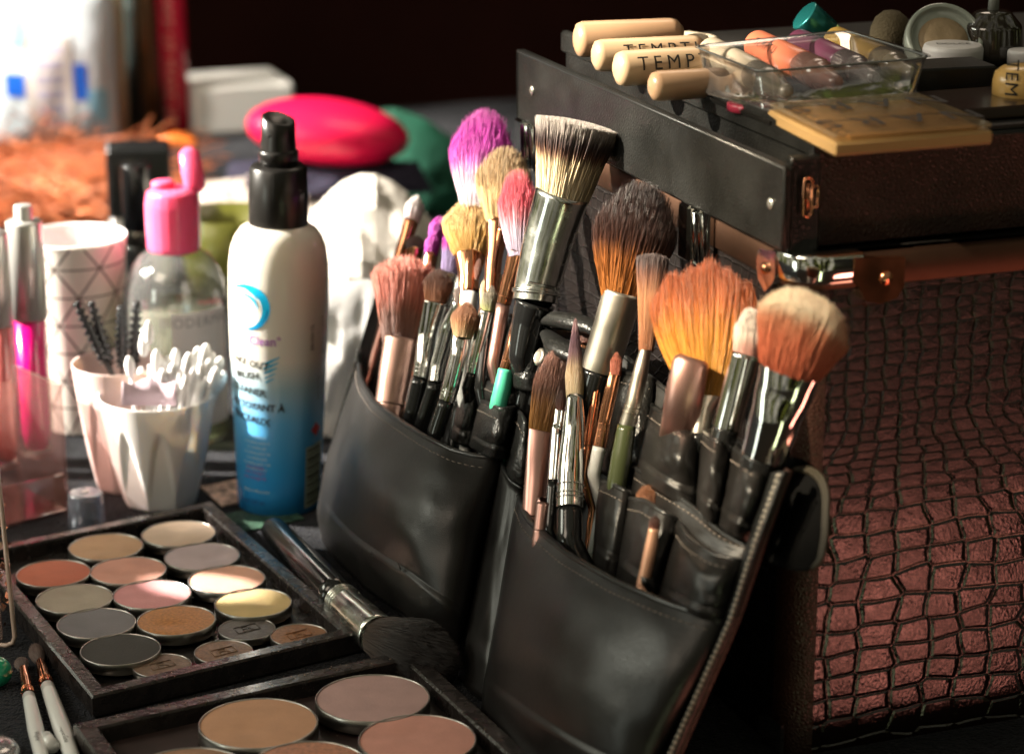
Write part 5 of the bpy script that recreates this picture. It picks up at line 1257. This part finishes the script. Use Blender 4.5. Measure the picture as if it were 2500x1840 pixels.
for i, (x, y) in enumerate(tips):
    # position in the cup: farther tips sit deeper
    fx = (x-418)/115; Yt = GB.y + rB*.62*(rs_.uniform(-.8, .8))
    A = on_y(x, y, Yt); foot = Vector((GB.x + fx*.3*rB, GB.y + (Yt-GB.y)*.3, .004)); d = (foot-A).normalized(); L = .0115
    t = thing('cotton_swab', wn_[i] + ' cotton swab standing in the white faceted cup', 'cotton swab', foot, 'cotton swabs in the white cup')
    P('cotton_tip', t, *lathe(A, [(0, 0), (.0012, .0005), (.0021, .0022), (.0027, .005), (.0023, .0085), (.0013, L), (.0009, L+.001)], 18, d), sw_m)
    P('stick', t, *tube([A+d*L*.9, foot], .0010, 8), st_m)
# lilac paper slip in front of the swabs
V = []
for i in range(12):
    for j in range(2):
        q = on_y(298+i*12, (930+8*math.sin(i*.9)) if j == 0 else 990, GB.y - rB*.72 + .004*math.sin(i*.3)); V.append(q)
pl_ = mesh('paper_slip', V, [(2*i, 2*i+1, 2*i+3, 2*i+2) for i in range(11)], mat('lilac_paper', (.55, .42, .48), .7)); pl_.modifiers.new('s', 'SOLIDIFY').thickness = .0004
tag(pl_, 'pale lilac crinkled paper slip tucked before the cotton swabs', 'paper')

# ---- micellar water bottle with pink flip cap
t, G, s = standing('cleansing_water_bottle', 'clear cleansing water bottle with bright pink flip cap behind the cotton swabs', 'bottle', 445, 1100, 118)
zz_ = lambda y: zat(G, y)
pr = [(100*s, 0), (120*s, .003), (120*s, zz_(720)), (116*s, zz_(680)), (104*s, zz_(650)), (86*s, zz_(625)), (66*s, zz_(612)), (60*s, zz_(606))]
P('body', t, *lathe(G, [(0, .001)]+pr, 64, caps=False), thin('bottle_plastic_clear', (.94, .95, .92), .08, .55, .06, .06))
P('liquid', t, *lathe(G, [(0, .003), (112*s, .004), (114*s, zz_(745)), (0, zz_(744))], 64, caps=False), thin('pale_green_water', (.80, .84, .66), .05, .2, .1, .25, (.55, .55, .45)))
pink_t = mat('pink_translucent', (.95, .12, .25), .2, trans=.25, ior=1.2, coat=.3, sss=.5)
P('cap', t, *lathe(G, soft([(60*s, zz_(610)), (64*s, zz_(600)), (66*s, zz_(500)), (60*s, zz_(468)), (44*s, zz_(458)), (0, zz_(456))], .001), 64, fn=lambda a_, z_: 1+.010*math.cos(a_*20)), pink_t)
P('spout', t, *lathe(G - Xv*20*s, soft([(28*s, zz_(462)), (27*s, zz_(444)), (20*s, zz_(440)), (0, zz_(440))], .001), 32), pink_t)
lid0 = G + Xv*58*s + Z*zz_(470); lid1 = G + Xv*36*s + Z*zz_(372) + Yv*.012
P('flip_lid', t, *tube([lid0, lid0.lerp(lid1, .12), lid0.lerp(lid1, .5), lid0.lerp(lid1, .88), lid1], [12*s, 26*s, 27*s, 25*s, 10*s], 24, .7), pink_t)
V = []
for k in range(13):
    a_ = math.radians(-88+k*6.2)
    for y in (735, 1010): V.append(G + Xv*(121.5*s*math.cos(a_)) + Yv*(121.5*s*math.sin(a_)) + Z*zz_(y))
P('label', t, V, [(2*k, 2*k+1, 2*k+3, 2*k+2) for k in range(12)], mat('bottle_label_pale', (.66, .60, .58), .5))
wrap_text('lettering', t, 'BIODERMA', .0075, G, 121.6*s, Z, math.radians(-60), zz_(758), mat('grey_ink', (.25, .22, .22), .6), 1.1, .0005, 0, (Xv, Yv))

# ---- black capped bottles behind
t, G, s = standing('foundation_bottle', 'square shouldered bottle with large black cap at the back left', 'bottle', 352, 700, 70)
zc = lambda y: zat(G, y)
c1, c2 = zc(352), zc(520)
o = boxpart('cap', t, mat('cap_black_satin', (.016, .017, .018), .22, coat=.3), G + Z*((c1+c2)/2), hv(8), hv(98), Z, 76*s, 60*s, (c1-c2)/2, .002)
o = boxpart('body', t, white_plastic, G + Z*(c2/2), hv(8), hv(98), Z, 74*s, 58*s, c2/2-.0003, .003)
t, G, s = standing('lipstick_tube', 'slim glossy black tube standing before the black capped bottle', 'lipstick', 350, 870, 34)
zc = lambda y: zat(G, y)
P('base', t, *lathe(G, soft([(33*s, 0), (33*s, zc(600)), (30*s, zc(596)), (0, zc(596))], .0004), 40), blackgloss)
P('collar', t, *lathe(G, soft([(31*s, zc(598)), (31*s, zc(560)), (0, zc(560))], .0003), 40), mat('smoky_metal', (.25, .22, .18), .25, 1))
P('cap', t, *lathe(G, soft([(34*s, zc(560)), (34*s, zc(402)), (30*s, zc(398)), (0, zc(398))], .0006), 40), blackgloss)

# ---- olive bowl, glass plate, white cloth, tissue pack
t, G, s = standing('bowl', 'olive green bowl between the pink cap and the spray bottle', 'bowl', 560, 760, 80)
P('bowl_wall', t, *lathe(G, [(0, .001), (80*s, .001), (105*s, zat(G, 640)), (122*s, zat(G, 520)), (118*s, zat(G, 519)), (100*s, zat(G, 640)), (70*s, .004), (0, .004)], 64, caps=False), mat('olive_ceramic', (.13, .13, .02), .35, coat=.3))
gp = on_z(660, 500, .045)
pt_ = thing('glass_plate', 'pale glittering shallow plate at the back in full sun', 'plate', Vector((gp.x, gp.y, 0)))
P('plate', pt_, *lathe(Vector((gp.x, gp.y, 0)), [(0, .001), (.03, .001), (.045, .025), (.078, .046), (.078, .048), (.05, .032), (0, .030)], 64, caps=False), mat('pearl_glaze', (.80, .70, .62), .25, coat=.5, bump=[('v', 260, .6, .002)]))
beads = []
for k in range(46):
    a_ = rs_.uniform(0, 6.28); r_ = .070*math.sqrt(rs_.random()); beads.append(lathe(Vector((gp.x+r_*math.cos(a_), gp.y+r_*math.sin(a_), .034+r_*.2)), [(0, 0), (.0022, .0014), (.0022, .003), (0, .0045)], 8))
o = P('glass_beads', pt_, *join(*beads), mat('bead_glass', (.95, .9, .85), .05, .6)); o['kind'] = 'stuff'
def crumple(name, label, cat, outline, Y0, depth_, m, seed, amp=.006, n=40, ridge=1.2, nv=30, smooth=True):
    """a standing soft sheet mass: silhouette in picture points at depth Y0, bulged to the viewer and closed behind"""
    xs = [p[0] for p in outline[0]]
    V, Fc = [], []; nu = n
    T_, B_ = smoothpoly(outline[0], nu), smoothpoly(outline[1], nu)
    for side in (1, -1):
        for j in range(nv):
            v = j/(nv-1)
            for i in range(nu):
                u = i/(nu-1); q = T_[i]*(1-v)+B_[i]*v
                f = math.sin(math.pi*u)**.5*math.sin(math.pi*min(v*.5+.02, .5))**.6
                fold_ = amp*(fnoise(u*4.5+v*1.3, v*2.6, seed) + ridge*abs(mnoise.noise(Vector((u*5, v*5, seed+3)))) + .25*mnoise.noise(Vector((u*9, v*7, seed))))*f
                p = on_y(q.x, q.y, Y0 - (side*depth_*f) - (fold_ if side > 0 else 0))
                if p.z < .001: p.z = .001
                V.append(p)
    for s_ in range(2):
        b0 = s_*nu*nv
        for j in range(nv-1):
            for i in range(nu-1):
                f = (b0+j*nu+i, b0+j*nu+i+1, b0+(j+1)*nu+i+1, b0+(j+1)*nu+i); Fc.append(f if s_ == 0 else f[::-1])
    o = mesh(name, V, Fc, m, smooth=smooth); return tag(o, label, cat)
cloth_w = mat('white_cloth_m', (.76, .71, .63), .7, bump=[('n', 22, .5, .010), ('n', 60, .4, .004)])
crumple('white_cloth', 'crumpled white cloth heap right of the spray bottle', 'cloth', [[(745, 540), (775, 500), (815, 445), (856, 392), (935, 400), (985, 445), (1030, 505), (1085, 580)], [(745, 700), (850, 720), (950, 730), (1085, 700)]], 1.36, .05, cloth_w, 3, .016, 11, 1.6, 8, False)
crumple('tissue_pack', 'white plastic tissue pack with faint blue lines between spray bottle and pouch', 'tissue pack', [[(700, 700), (800, 690), (900, 680), (1000, 720)], [(700, 1140), (800, 1135), (900, 1130), (1000, 1120)]], 1.17, .02, mat('white_film', (.80, .79, .77), .5, coat=.2, bump=[('n', 40, .5, .004)]), 8, .005)
for (xa, ya, xb, yb) in ((868, 770, 820, 840), (895, 960, 880, 1050)):
    pass
# green paper slip under the bottle
t = mesh('printed_card', *box(on_z(640, 1262, .0006), px1, py1, Z, .018, .014, .0004, .0001), mat('card_green_print', (.03, .07, .045), .6, vary=(500, .9)), smooth=False); tag(t, 'green printed card lying under the spray bottle', 'card')
t = mesh('paper_scrap', *box(on_z(575, 1200, .0014), px1, py1, Z, .014, .016, .0005, .0001), mat('card_red_print', (.55, .38, .30), .6, vary=(240, .9)), smooth=False); tag(t, 'cream and red patterned scrap left of the spray bottle base', 'paper')

# ---- lip glosses and clear holders at left
def gloss(label, top, base_y, bx, hw, cap_y, body_y, col, Y=None):
    g = on_z(bx, base_y, .004); tp = on_y(top[0], top[1], g.y-.004)
    t = thing('lip_gloss', label, 'lip gloss', g, 'lip glosses at the left edge'); d = (tp-g); L = d.length; d.normalize(); r_ = mm(g, hw*2)/2
    fy = lambda y: (base_y-y)/(base_y-top[1])*L
    P('tube_body', t, *lathe(g, soft([(r_*.62, 0), (r_*.98, .003), (r_*.98, fy(cap_y)), (0, fy(cap_y))], .0006), 40, d), glass)
    P('gloss_core', t, *lathe(g, [(0, fy(base_y-14)), (r_*.68, fy(base_y-24)), (r_*.84, fy(base_y-60)), (r_*.88, fy(cap_y)-.0005), (0, fy(cap_y)-.0005)], 32, d), col)
    P('cap', t, *lathe(g, soft([(r_*1.03, fy(cap_y)), (r_*1.03, fy(body_y)), (r_*.95, fy(body_y)+.0008), (r_*.55, fy(body_y)+.001), (r_*.5, L), (0, L)], .0005), 40, d), mat('cap_silver', (.72, .71, .68), .35, .7))
hot = mat('hot_pink_gloss', (.80, .0, .22), .2, coat=.6)
gloss('hot pink lip gloss with silver cap in the clear holder', (30, 505), 1112, 92, 42, 772, 545, hot)
gloss('rosy lip gloss cut off by the left edge of the photo', (-18, 560), 1140, 18, 34, 790, 575, mat('rose_gloss', (.66, .16, .16), .25, coat=.6))
ah = thing('acrylic_holder', 'clear acrylic stand around the lip glosses', 'holder', on_z(60, 1250, 0))
g = on_z(60, 1290, 0); zt_ = zat(g, 1010)
acr = thin('acrylic_pinkish', (.95, .84, .82), .09, .6, .05, .05, (.6, .35, .33))
a0 = on_z(-90, 1318, 0); a1 = on_z(165, 1252, 0); ex_ = (a1-a0).normalized(); ey_ = Vector((-ex_.y, ex_.x, 0)); w_ = (a1-a0).length
for (c, hx, hy, hz2) in ((a0+ex_*w_/2+Z*.0012, w_/2, .024, .0012), (a0+ex_*w_/2+ey_*.046+Z*.030, w_/2, .0011, .030), (a1+ey_*.024+Z*.034, .0011, .024, .034), (a0+ex_*w_/2+ey_*.002+Z*.011, w_/2, .0011, .010)):
    if hy == .024 and hx > .01: c = c + ey_*.024
    boxpart('panel', ah, acr, c, ex_, ey_, Z, hx, hy, hz2, .0004)
# tall clear organiser wall close to the camera
org = thing('acrylic_organizer', 'tall clear acrylic organizer wall with glittering edge at the left photo border', 'organizer', on_z(0, 1575, 0))
q0 = on_z(38, 1578, 0); zt_ = zat(q0, 600)
ex_ = Vector((-1, .05, 0)).normalized(); ey_ = Vector((.05, 1, 0)).normalized()
cpt = [q0 + Z*.0006 + ex_*.060, q0 + Z*.0006 + ex_*.004, q0 + ex_*.0012 + Z*.0018, q0 + Z*.005, q0 + Z*(zt_*.98) + ex_*.0068]
P('edge_rail', org, *tube(cpt, .0011, 10), mat('edge_glow_acrylic', (.75, .55, .45), .12, trans=.3, coat=1))
boxpart('side_wall', org, acr, q0 + ex_*.036 + Z*(zt_*.5) + ey_*.002, ex_, ey_, Z, .030, .0012, zt_*.5-.002, .0008)
gl = []
for k in range(70):
    c = q0 + ex_*rs_.uniform(.002, .010) + Z*(rs_.uniform(.006, .085)) + ey_*rs_.uniform(.004, .010); r_ = rs_.uniform(.0008, .0024)
    a_, b_2 = Vector((rs_.uniform(-1, 1), rs_.uniform(-1, 1), rs_.uniform(-1, 1))).normalized(), None; s_, b_2, _ = frame_of(a_)
    gl.append(([c+s_*r_, c+b_2*r_, c-s_*r_*.7, c-b_2*r_], [(0, 1, 2, 3)]))
o = P('glitter', org, *join(*gl), mat('gold_pink_foil', (.85, .55, .42), .18, 1), smooth=False); o['kind'] = 'stuff'

# ---- small clear cap
t, G, s = standing('bottle_cap', 'small translucent frosted cap standing at the back edge of the palette', 'cap', 213, 1300, 46)
zc = zat(G, 1200)
o = P('shell', t, *lathe(G, soft([(47*s, 0), (42*s, zc*.96), (38*s, zc), (0, zc)], .0007) , 48, caps=False), thin('cap_frosted', (.80, .82, .88), .12, .5, .2, .22, (.5, .52, .6)))
o.modifiers.new('s', 'SOLIDIFY').thickness = .0008
P('crown_ring', t, *lathe(G+Z*zc, soft([(10*s, 0), (10*s, .0006), (0, .0004)], .0002), 24), frost)

# ---- small white brushes, green ball, clear dome
def table_pt(x, y, w): return on_z(x, y, .0030 + w)
cP = lambda x, y: (.4175*x, 1150+.4175*y)
for i, (lb, T_, B_, f0, f1, h0, h1, wd) in enumerate([
  ('left of the two small white brushes lying at bottom left', cP(118, 1100), cP(135, 1150), cP(135, 1146), cP(165, 1308), cP(168, 1315), cP(250, 1700), 33),
  ('right of the two small white brushes with copper collar, lying beside palette', cP(200, 1015), cP(232, 1112), cP(234, 1108), cP(274, 1250), cP(278, 1258), cP(440, 1720), 36)]):
    tw = brush(lb, (B_, T_, wd*.62, wd*1.1, 'round', h_taupe, .9), (copper, [(*f0, wd*.62, 1), (*((f0[0]+f1[0])/2, (f0[1]+f1[1])/2), wd*.8, 1), (*f1, wd*.92, 1)]),
          (white_lacq, [(*h0, wd*.95, 1), (*((h0[0]+h1[0])/2, (h0[1]+h1[1])/2), wd*1.25, 1), (*h1, wd*1.05, 1)]), (0, 0), group='small white brushes', plane=table_pt, rings=[.82, .9], N_=700)
    pa, pb = on_z(*h0, .0062), on_z(*h1, .0062); tdx = (pb-pa).normalized(); tdx.z = 0; tdx.normalize()
    flat_text('lettering', tw, ('Wayne', 'Wayne Goss')[i], .0030, pa.lerp(pb, .62), tdx, Vector((-tdx.y, tdx.x, 0)), ink, 1.0, .0002)
q = on_z(-6, 1674, 0); r_ = mm(q, 76)/2
o = mesh('green_ball', *lathe(Vector((q.x, q.y, 0)), [(r_*math.sin(math.pi*k/24)+1e-7, r_-r_*math.cos(math.pi*k/24)) for k in range(25)], 48, caps=False), mat('jade_glass', (.02, .38, .20), .12, coat=.7, sss=.2)); tag(o, 'glossy jade green bead at the left photo edge', 'bead')
q = on_z(-30, 1850, 0); r_ = mm(q, 160)/2
o = mesh('clear_dome', *lathe(Vector((q.x, q.y, 0)), [(r_, 0), (r_*.98, r_*.25), (r_*.85, r_*.42), (r_*.6, r_*.5), (0, r_*.54)], 48, caps=False), softclear); o.modifiers.new('s', 'SOLIDIFY').thickness = .0008
tag(o, 'clear plastic dome lid in the bottom left corner', 'lid')
o = mesh('cap_stub', *tube([on_z(112, 1798, .004), on_z(128, 1822, .004)], [.0026, .0030], 20), white_lacq); tag(o, 'short white stick end between the two white brushes', 'stick')

# ---- the big brush lying behind the palettes
def lay(x, y, w): return on_z(x, y, .011 + w)
A_, B2 = (905, 1558), (960, 1580)
brush('large black handled powder brush lying on the table before the pouch', ((925, 1555), (1115, 1625), 92, 165, 'round', h_black, .85),
      (nickel, [(925, 1552, 104, 1), (880, 1510, 96, 1), (845, 1478, 86, 1), (832, 1464, 84, 1)]), (blackgloss, [(830, 1462, 88, 1), (745, 1374, 80, 1), (668, 1292, 62, 1)]), (0, 0), group=None, plane=lay, rings=[.72, .84, .94], N_=2600)

# ================================================================== BLURRED BACKGROUND AT LEFT
# copper hairpiece: thousands of curled strands
t = thing('hairpiece', 'copper orange curly hairpiece piled at the back left', 'hairpiece', on_z(130, 520, 0))
parts = []
hr = np.random.default_rng(5)
for k in range(420):
    x = hr.uniform(-60, 300); y = hr.uniform(385, 545); z0 = hr.uniform(.002, .018)
    p = on_z(x, y, z0); d = Vector((hr.uniform(-1, 1), hr.uniform(-.5, .5), hr.uniform(-.1, .10))).normalized(); pts = []
    c1_ = hr.uniform(.004, .014); ph_ = hr.uniform(0, 6.28)
    for i in range(8):
        u = i/7; q = p + d*(u*.09) + Vector((0, math.sin(u*5+ph_)*c1_*.5, abs(math.sin(u*4+ph_))*c1_)); q.z = max(q.z, .002); pts.append(q)
    parts.append(tube(pts, hr.uniform(.0004, .0013), 4, caps=False))
hm = mat('copper_hair', (.50, .15, .06), .4, .2, vary=(40, .6))
P('strands', t, *join(*parts), hm)
P('mound', t, *lathe(on_z(130, 520, 0) - Z*0 + Yv*.06, [(.085, .001), (.080, .016), (.05, .026), (0, .030)], 24), mat('copper_hair_deep', (.40, .10, .035), .6, vary=(60, .6), bump=[('n', 160, 1, .006)]))
# wipes pack
t = thing('wipes_pack', 'tall white and blue wipes packet with grey panel standing at the back left', 'wipes packet', on_z(150, 345, 0))
G = on_z(140, 352, 0); zt_ = zat(G, -60); hw = mm(G, 300)/2
crp = []
V, Fc = [], []; nu, nv = 24, 24
for sd in (-1, 1):
    for j in range(nv):
        for i in range(nu):
            u, v = i/(nu-1), j/(nv-1); f = (math.sin(math.pi*u)*math.sin(math.pi*v))**.5
            V.append(G + Xv*((u-.5)*2*hw) + Z*(.001+v*zt_) + Yv*(sd*(.002+.022*f) + .003*fnoise(u*3, v*3, 5)))
for b0 in (0, nu*nv):
    for j in range(nv-1):
        for i in range(nu-1):
            f = (b0+j*nu+i, b0+j*nu+i+1, b0+(j+1)*nu+i+1, b0+(j+1)*nu+i); Fc.append(f)
P('packet', t, V, Fc, mat('packet_white', (.55, .61, .66), .3, coat=.3, vary=(9, .1), bump=[('n', 30, .6, .006)]))
def wp(u0, u1, v0, v1, m, nm='print_panel', d=.026):
    V = []
    for j in range(9):
        for i in range(9):
            u = u0+(u1-u0)*i/8; v = v0+(v1-v0)*j/8; f = max(math.sin(math.pi*u)*math.sin(math.pi*v), 0)**.5
            V.append(G + Xv*((u-.5)*2*hw) + Z*(.001+v*zt_) + Yv*(-(.002+.022*f) - d*.04 + .003*fnoise(u*3, v*3, 5)))
    P(nm, t, V, [(j*9+i, j*9+i+1, j*9+i+10, j*9+i+9) for j in range(8) for i in range(8)], m)
wp(.32, .68, .08, .66, mat('panel_greige', (.50, .46, .44), .5))
for k in range(6): wp(.40, .62, .12+k*.088, .17+k*.088, mat('panel_lavender', (.34, .32, .42), .5), 'print_line', .034)
wp(.14, .30, .30, .44, mat('packet_blue', (.01, .10, .50), .35)); wp(.70, .80, .28, .50, _mats['packet_blue']); wp(.14, .30, .60, .78, mat('packet_skyblue', (.25, .50, .66), .35)); wp(.80, .95, .10, .34, _mats['packet_skyblue'])
# tall tubes
def cyl_bg(name, label, cat, px_, base_y, hwp, m, top=-80, words=None, tm_=None):
    t, G, s = standing(name, label, cat, px_, base_y, hwp); zt_ = zat(G, top)
    P('tube_body', t, *lathe(G, soft([(hwp*s, 0), (hwp*s, zt_*.62), (hwp*s*1.0, zt_), (0, zt_)], .0006), 32), m)
    return t, G, s
cyl_bg('pencil_tube', 'tall beige tube beside the wipes packet at the back', 'tube', 299, 345, 17, mat('tube_beige', (.50, .42, .28), .4))
cyl_bg('hairspray_can', 'dark grey green can standing behind the black cap', 'can', 335, 330, 24, mat('can_grey_green', (.07, .09, .085), .3, .4))
cyl_bg('bronze_tube', 'dark bronze brown tube left of the red lettered tube', 'tube', 372, 338, 24, mat('tube_bronze', (.10, .05, .02), .3, .5))
t, G, s = cyl_bg('red_tube', 'tall crimson tube with pale vertical lettering at the back', 'tube', 432, 330, 32, mat('tube_crimson', (.62, .012, .05), .25, coat=.4))
wrap_text('lettering', t, 'MAKE UP MAKE UP', .0125, G, 32*s, Z, -math.pi/2-.25, zat(G, 130), mat('pale_pink_ink', (.75, .38, .30), .4), 1.2, .0004, -math.pi/2, (Xv, Yv))
# white box, red cushion, green cloth
a = on_z(480, 335, 0); b_ = on_z(720, 318, 0); exw = (b_-a).normalized(); hh_ = zat(a, 215)
wb = mesh('white_box', *box(a.lerp(b_, .5)+Vector((-exw.y, exw.x, 0))*.04+Z*(hh_/2), exw, Vector((-exw.y, exw.x, 0)), Z, (b_-a).length/2, .04, hh_/2, .003), mat('box_white', (.76, .74, .70), .5), smooth=False); fixn(wb)
tag(wb, 'white box in full sun left of the red case', 'box')
def ellipsoid(c, ax3, n=28):
    V, Fc = [], []; S_ = 40
    for i in range(n+1):
        th = math.pi*i/n
        for k in range(S_):
            ph_ = 2*math.pi*k/S_; V.append(c + ax3[0]*(math.sin(th)*math.cos(ph_)) + ax3[1]*(math.sin(th)*math.sin(ph_)) + ax3[2]*math.cos(th))
    Fc = [(i*S_+k, i*S_+(k+1) % S_, (i+1)*S_+(k+1) % S_, (i+1)*S_+k) for i in range(n) for k in range(S_)]
    return V, Fc
c = on_y(800, 322, 1.62); rx = mm(c, 400)/2; c.z = max(c.z, .001)
rc = thing('hard_case', 'rounded hot pink and red hard case at the back centre', 'case', Vector((c.x, c.y, 0)))
tlt = Vector((1, 0, -.12)).normalized(); up_ = Vector((.12, 0, 1)).normalized()
V, Fc = ellipsoid(c, (tlt*rx, Yv*.045, up_*mm(c, 158)/2))
P('shell', rc, V, Fc, mat('shell_red', (.85, .008, .08), .35, coat=.2))
# stand below the case so it rests on the cloth
crumple('dark_scarf', 'dark navy scarf bunched under the red hard case', 'scarf', [[(560, 395), (700, 385), (860, 385), (1020, 395)], [(540, 470), (700, 480), (860, 480), (1060, 470)]], 1.63, .06, mat('navy_wool', (.02, .018, .04), .9), 5, .006)
crumple('green_cloth', 'dark green folded cloth behind the red case and magenta brush', 'cloth', [[(880, 280), (960, 262), (1040, 290), (1120, 350), (1180, 420)], [(880, 470), (960, 520), (1060, 520), (1180, 520)]], 1.72, .04, mat('green_felt', (.012, .11, .065), .8, vary=(20, .3)), 6, .002, 40, .2)
# orange cloth patch behind the pink lid
t = mesh('orange_clip', *tube([on_z(385, 350, .004), on_z(430, 340, .006), on_z(478, 352, .004)], [.004, .006, .004], 16), mat('orange_plastic', (.80, .18, .02), .4)); tag(t, 'small orange clip at the foot of the red lettered tube', 'clip')

# ================================================================== LIGHT
# low warm sun through a gap: rakes the left background, the flat top brush and the fan brush
spot('sun_background', (-1.9, 1.5, 1.5), (-.33, 1.66, .05), 21, 760, (1, .92, .80), .25, .03)
spot('sun_bottle', (-1.75, 1.2, .95), (-.155, 1.13, .12), 11, 1150, (1, .92, .80), .5, .02)
tgt = pp(*c4(1180, 480), .03)
spot('sun_brushes', (-1.35, .75, 1.0), tgt, 9.0, 620, (1, .90, .72), .7, .015)
spot('sun_fan', (-1.0, .35, 1.05), pp(1780, 800, .02), 8.0, 330, (1, .84, .60), .7, .012)
spot('sun_pans', (-1.1, 1.25, .62), on_z(500, 1432, .01), 1.5, 330, (1, .93, .85), .05, .004)
wc_ = a.lerp(b_, .5)+Z*.03
spot('sun_white_box', (-1.6, 1.2, .9), wc_, 6.5, 260, (1, .92, .82), .3, .02)
spot('sun_tissues', (-1.5, .95, 1.35), on_y(900, 640, 1.25), 9, 420, (1, .92, .82), .5, .02)
# open shade from the upper left front
area('shade_fill', (-1.1, -.1, 1.3), (-.05, .95, .05), .7, 7.2, (1, .84, .66), .7)
area('sheen_fill', (-1.3, 1.0, .75), (.05, .95, .10), .7, 6.0, (1, 1, .84), .3)  # unseen lamp added so leather and metal catch a broad sheen
area('top_soft', (.2, 1.7, 1.2), (.15, 1.0, .2), .5, 2.2, (1, .80, .62), .4)
# unseen lamps standing in for reddish bounce from below right, mirrored in the case front
nR = -E1
c0 = on_plane(2075, 1450, K, nR); d0 = (c0-CAM).normalized(); rf = d0 - nR*2*d0.dot(nR)
lp = c0 + rf*.75
area('red_bounce', lp, c0, .07, .42, (1, .33, .24), .14)
c1 = on_plane(2150, 900, K, nR); nt_ = (nR*math.cos(math.radians(22)) - Z*math.sin(math.radians(22))).normalized(); d1 = (c1-CAM).normalized(); rf = d1 - nt_*2*d1.dot(nt_)
area('red_bounce_low', c1 + rf*.62, c1, .17, .62, (1, .34, .22), .24)
kb_b, kb_t = pp(*c4(1250, 950), .022), pp(*c4(1330, 690), .026)
ka = (kb_t-kb_b).normalized(); vw = (CAM-kb_b).normalized(); n0 = (vw-ka*vw.dot(ka)).normalized()
for dg, pw_, cl_, wd_ in ((-26, 1.5, (.93, 1, .86), .16), (12, .5, (.9, 1, .55), .04)):
    n1 = (Matrix.Rotation(math.radians(dg), 3, ka) @ n0).normalized(); r1 = -vw + n1*2*vw.dot(n1)
    area('stem_glint_strip', kb_b + r1*1.15, kb_b, wd_, pw_, cl_, .5)  # unseen strip lamps added for bright stripes on the kabuki stem
print('K', K, 'ZR', ZR, 'ZT', ZT, 'pouch', PO, 'red', lp)
for nm, q in (('foc', pp(1250, 900, .01)), ('focR', pp(1700, 1300, .01)), ('fan', pp(1700, 700, .01))): print(nm, q, depth(q), 'clear', clearance(q))
print('rim at 2500', proj(K+E2*.10+Z*ZR), 'left rim', proj(K+E1*.2+Z*ZR), proj(K+E1*LEFT_L+Z*fl_top))
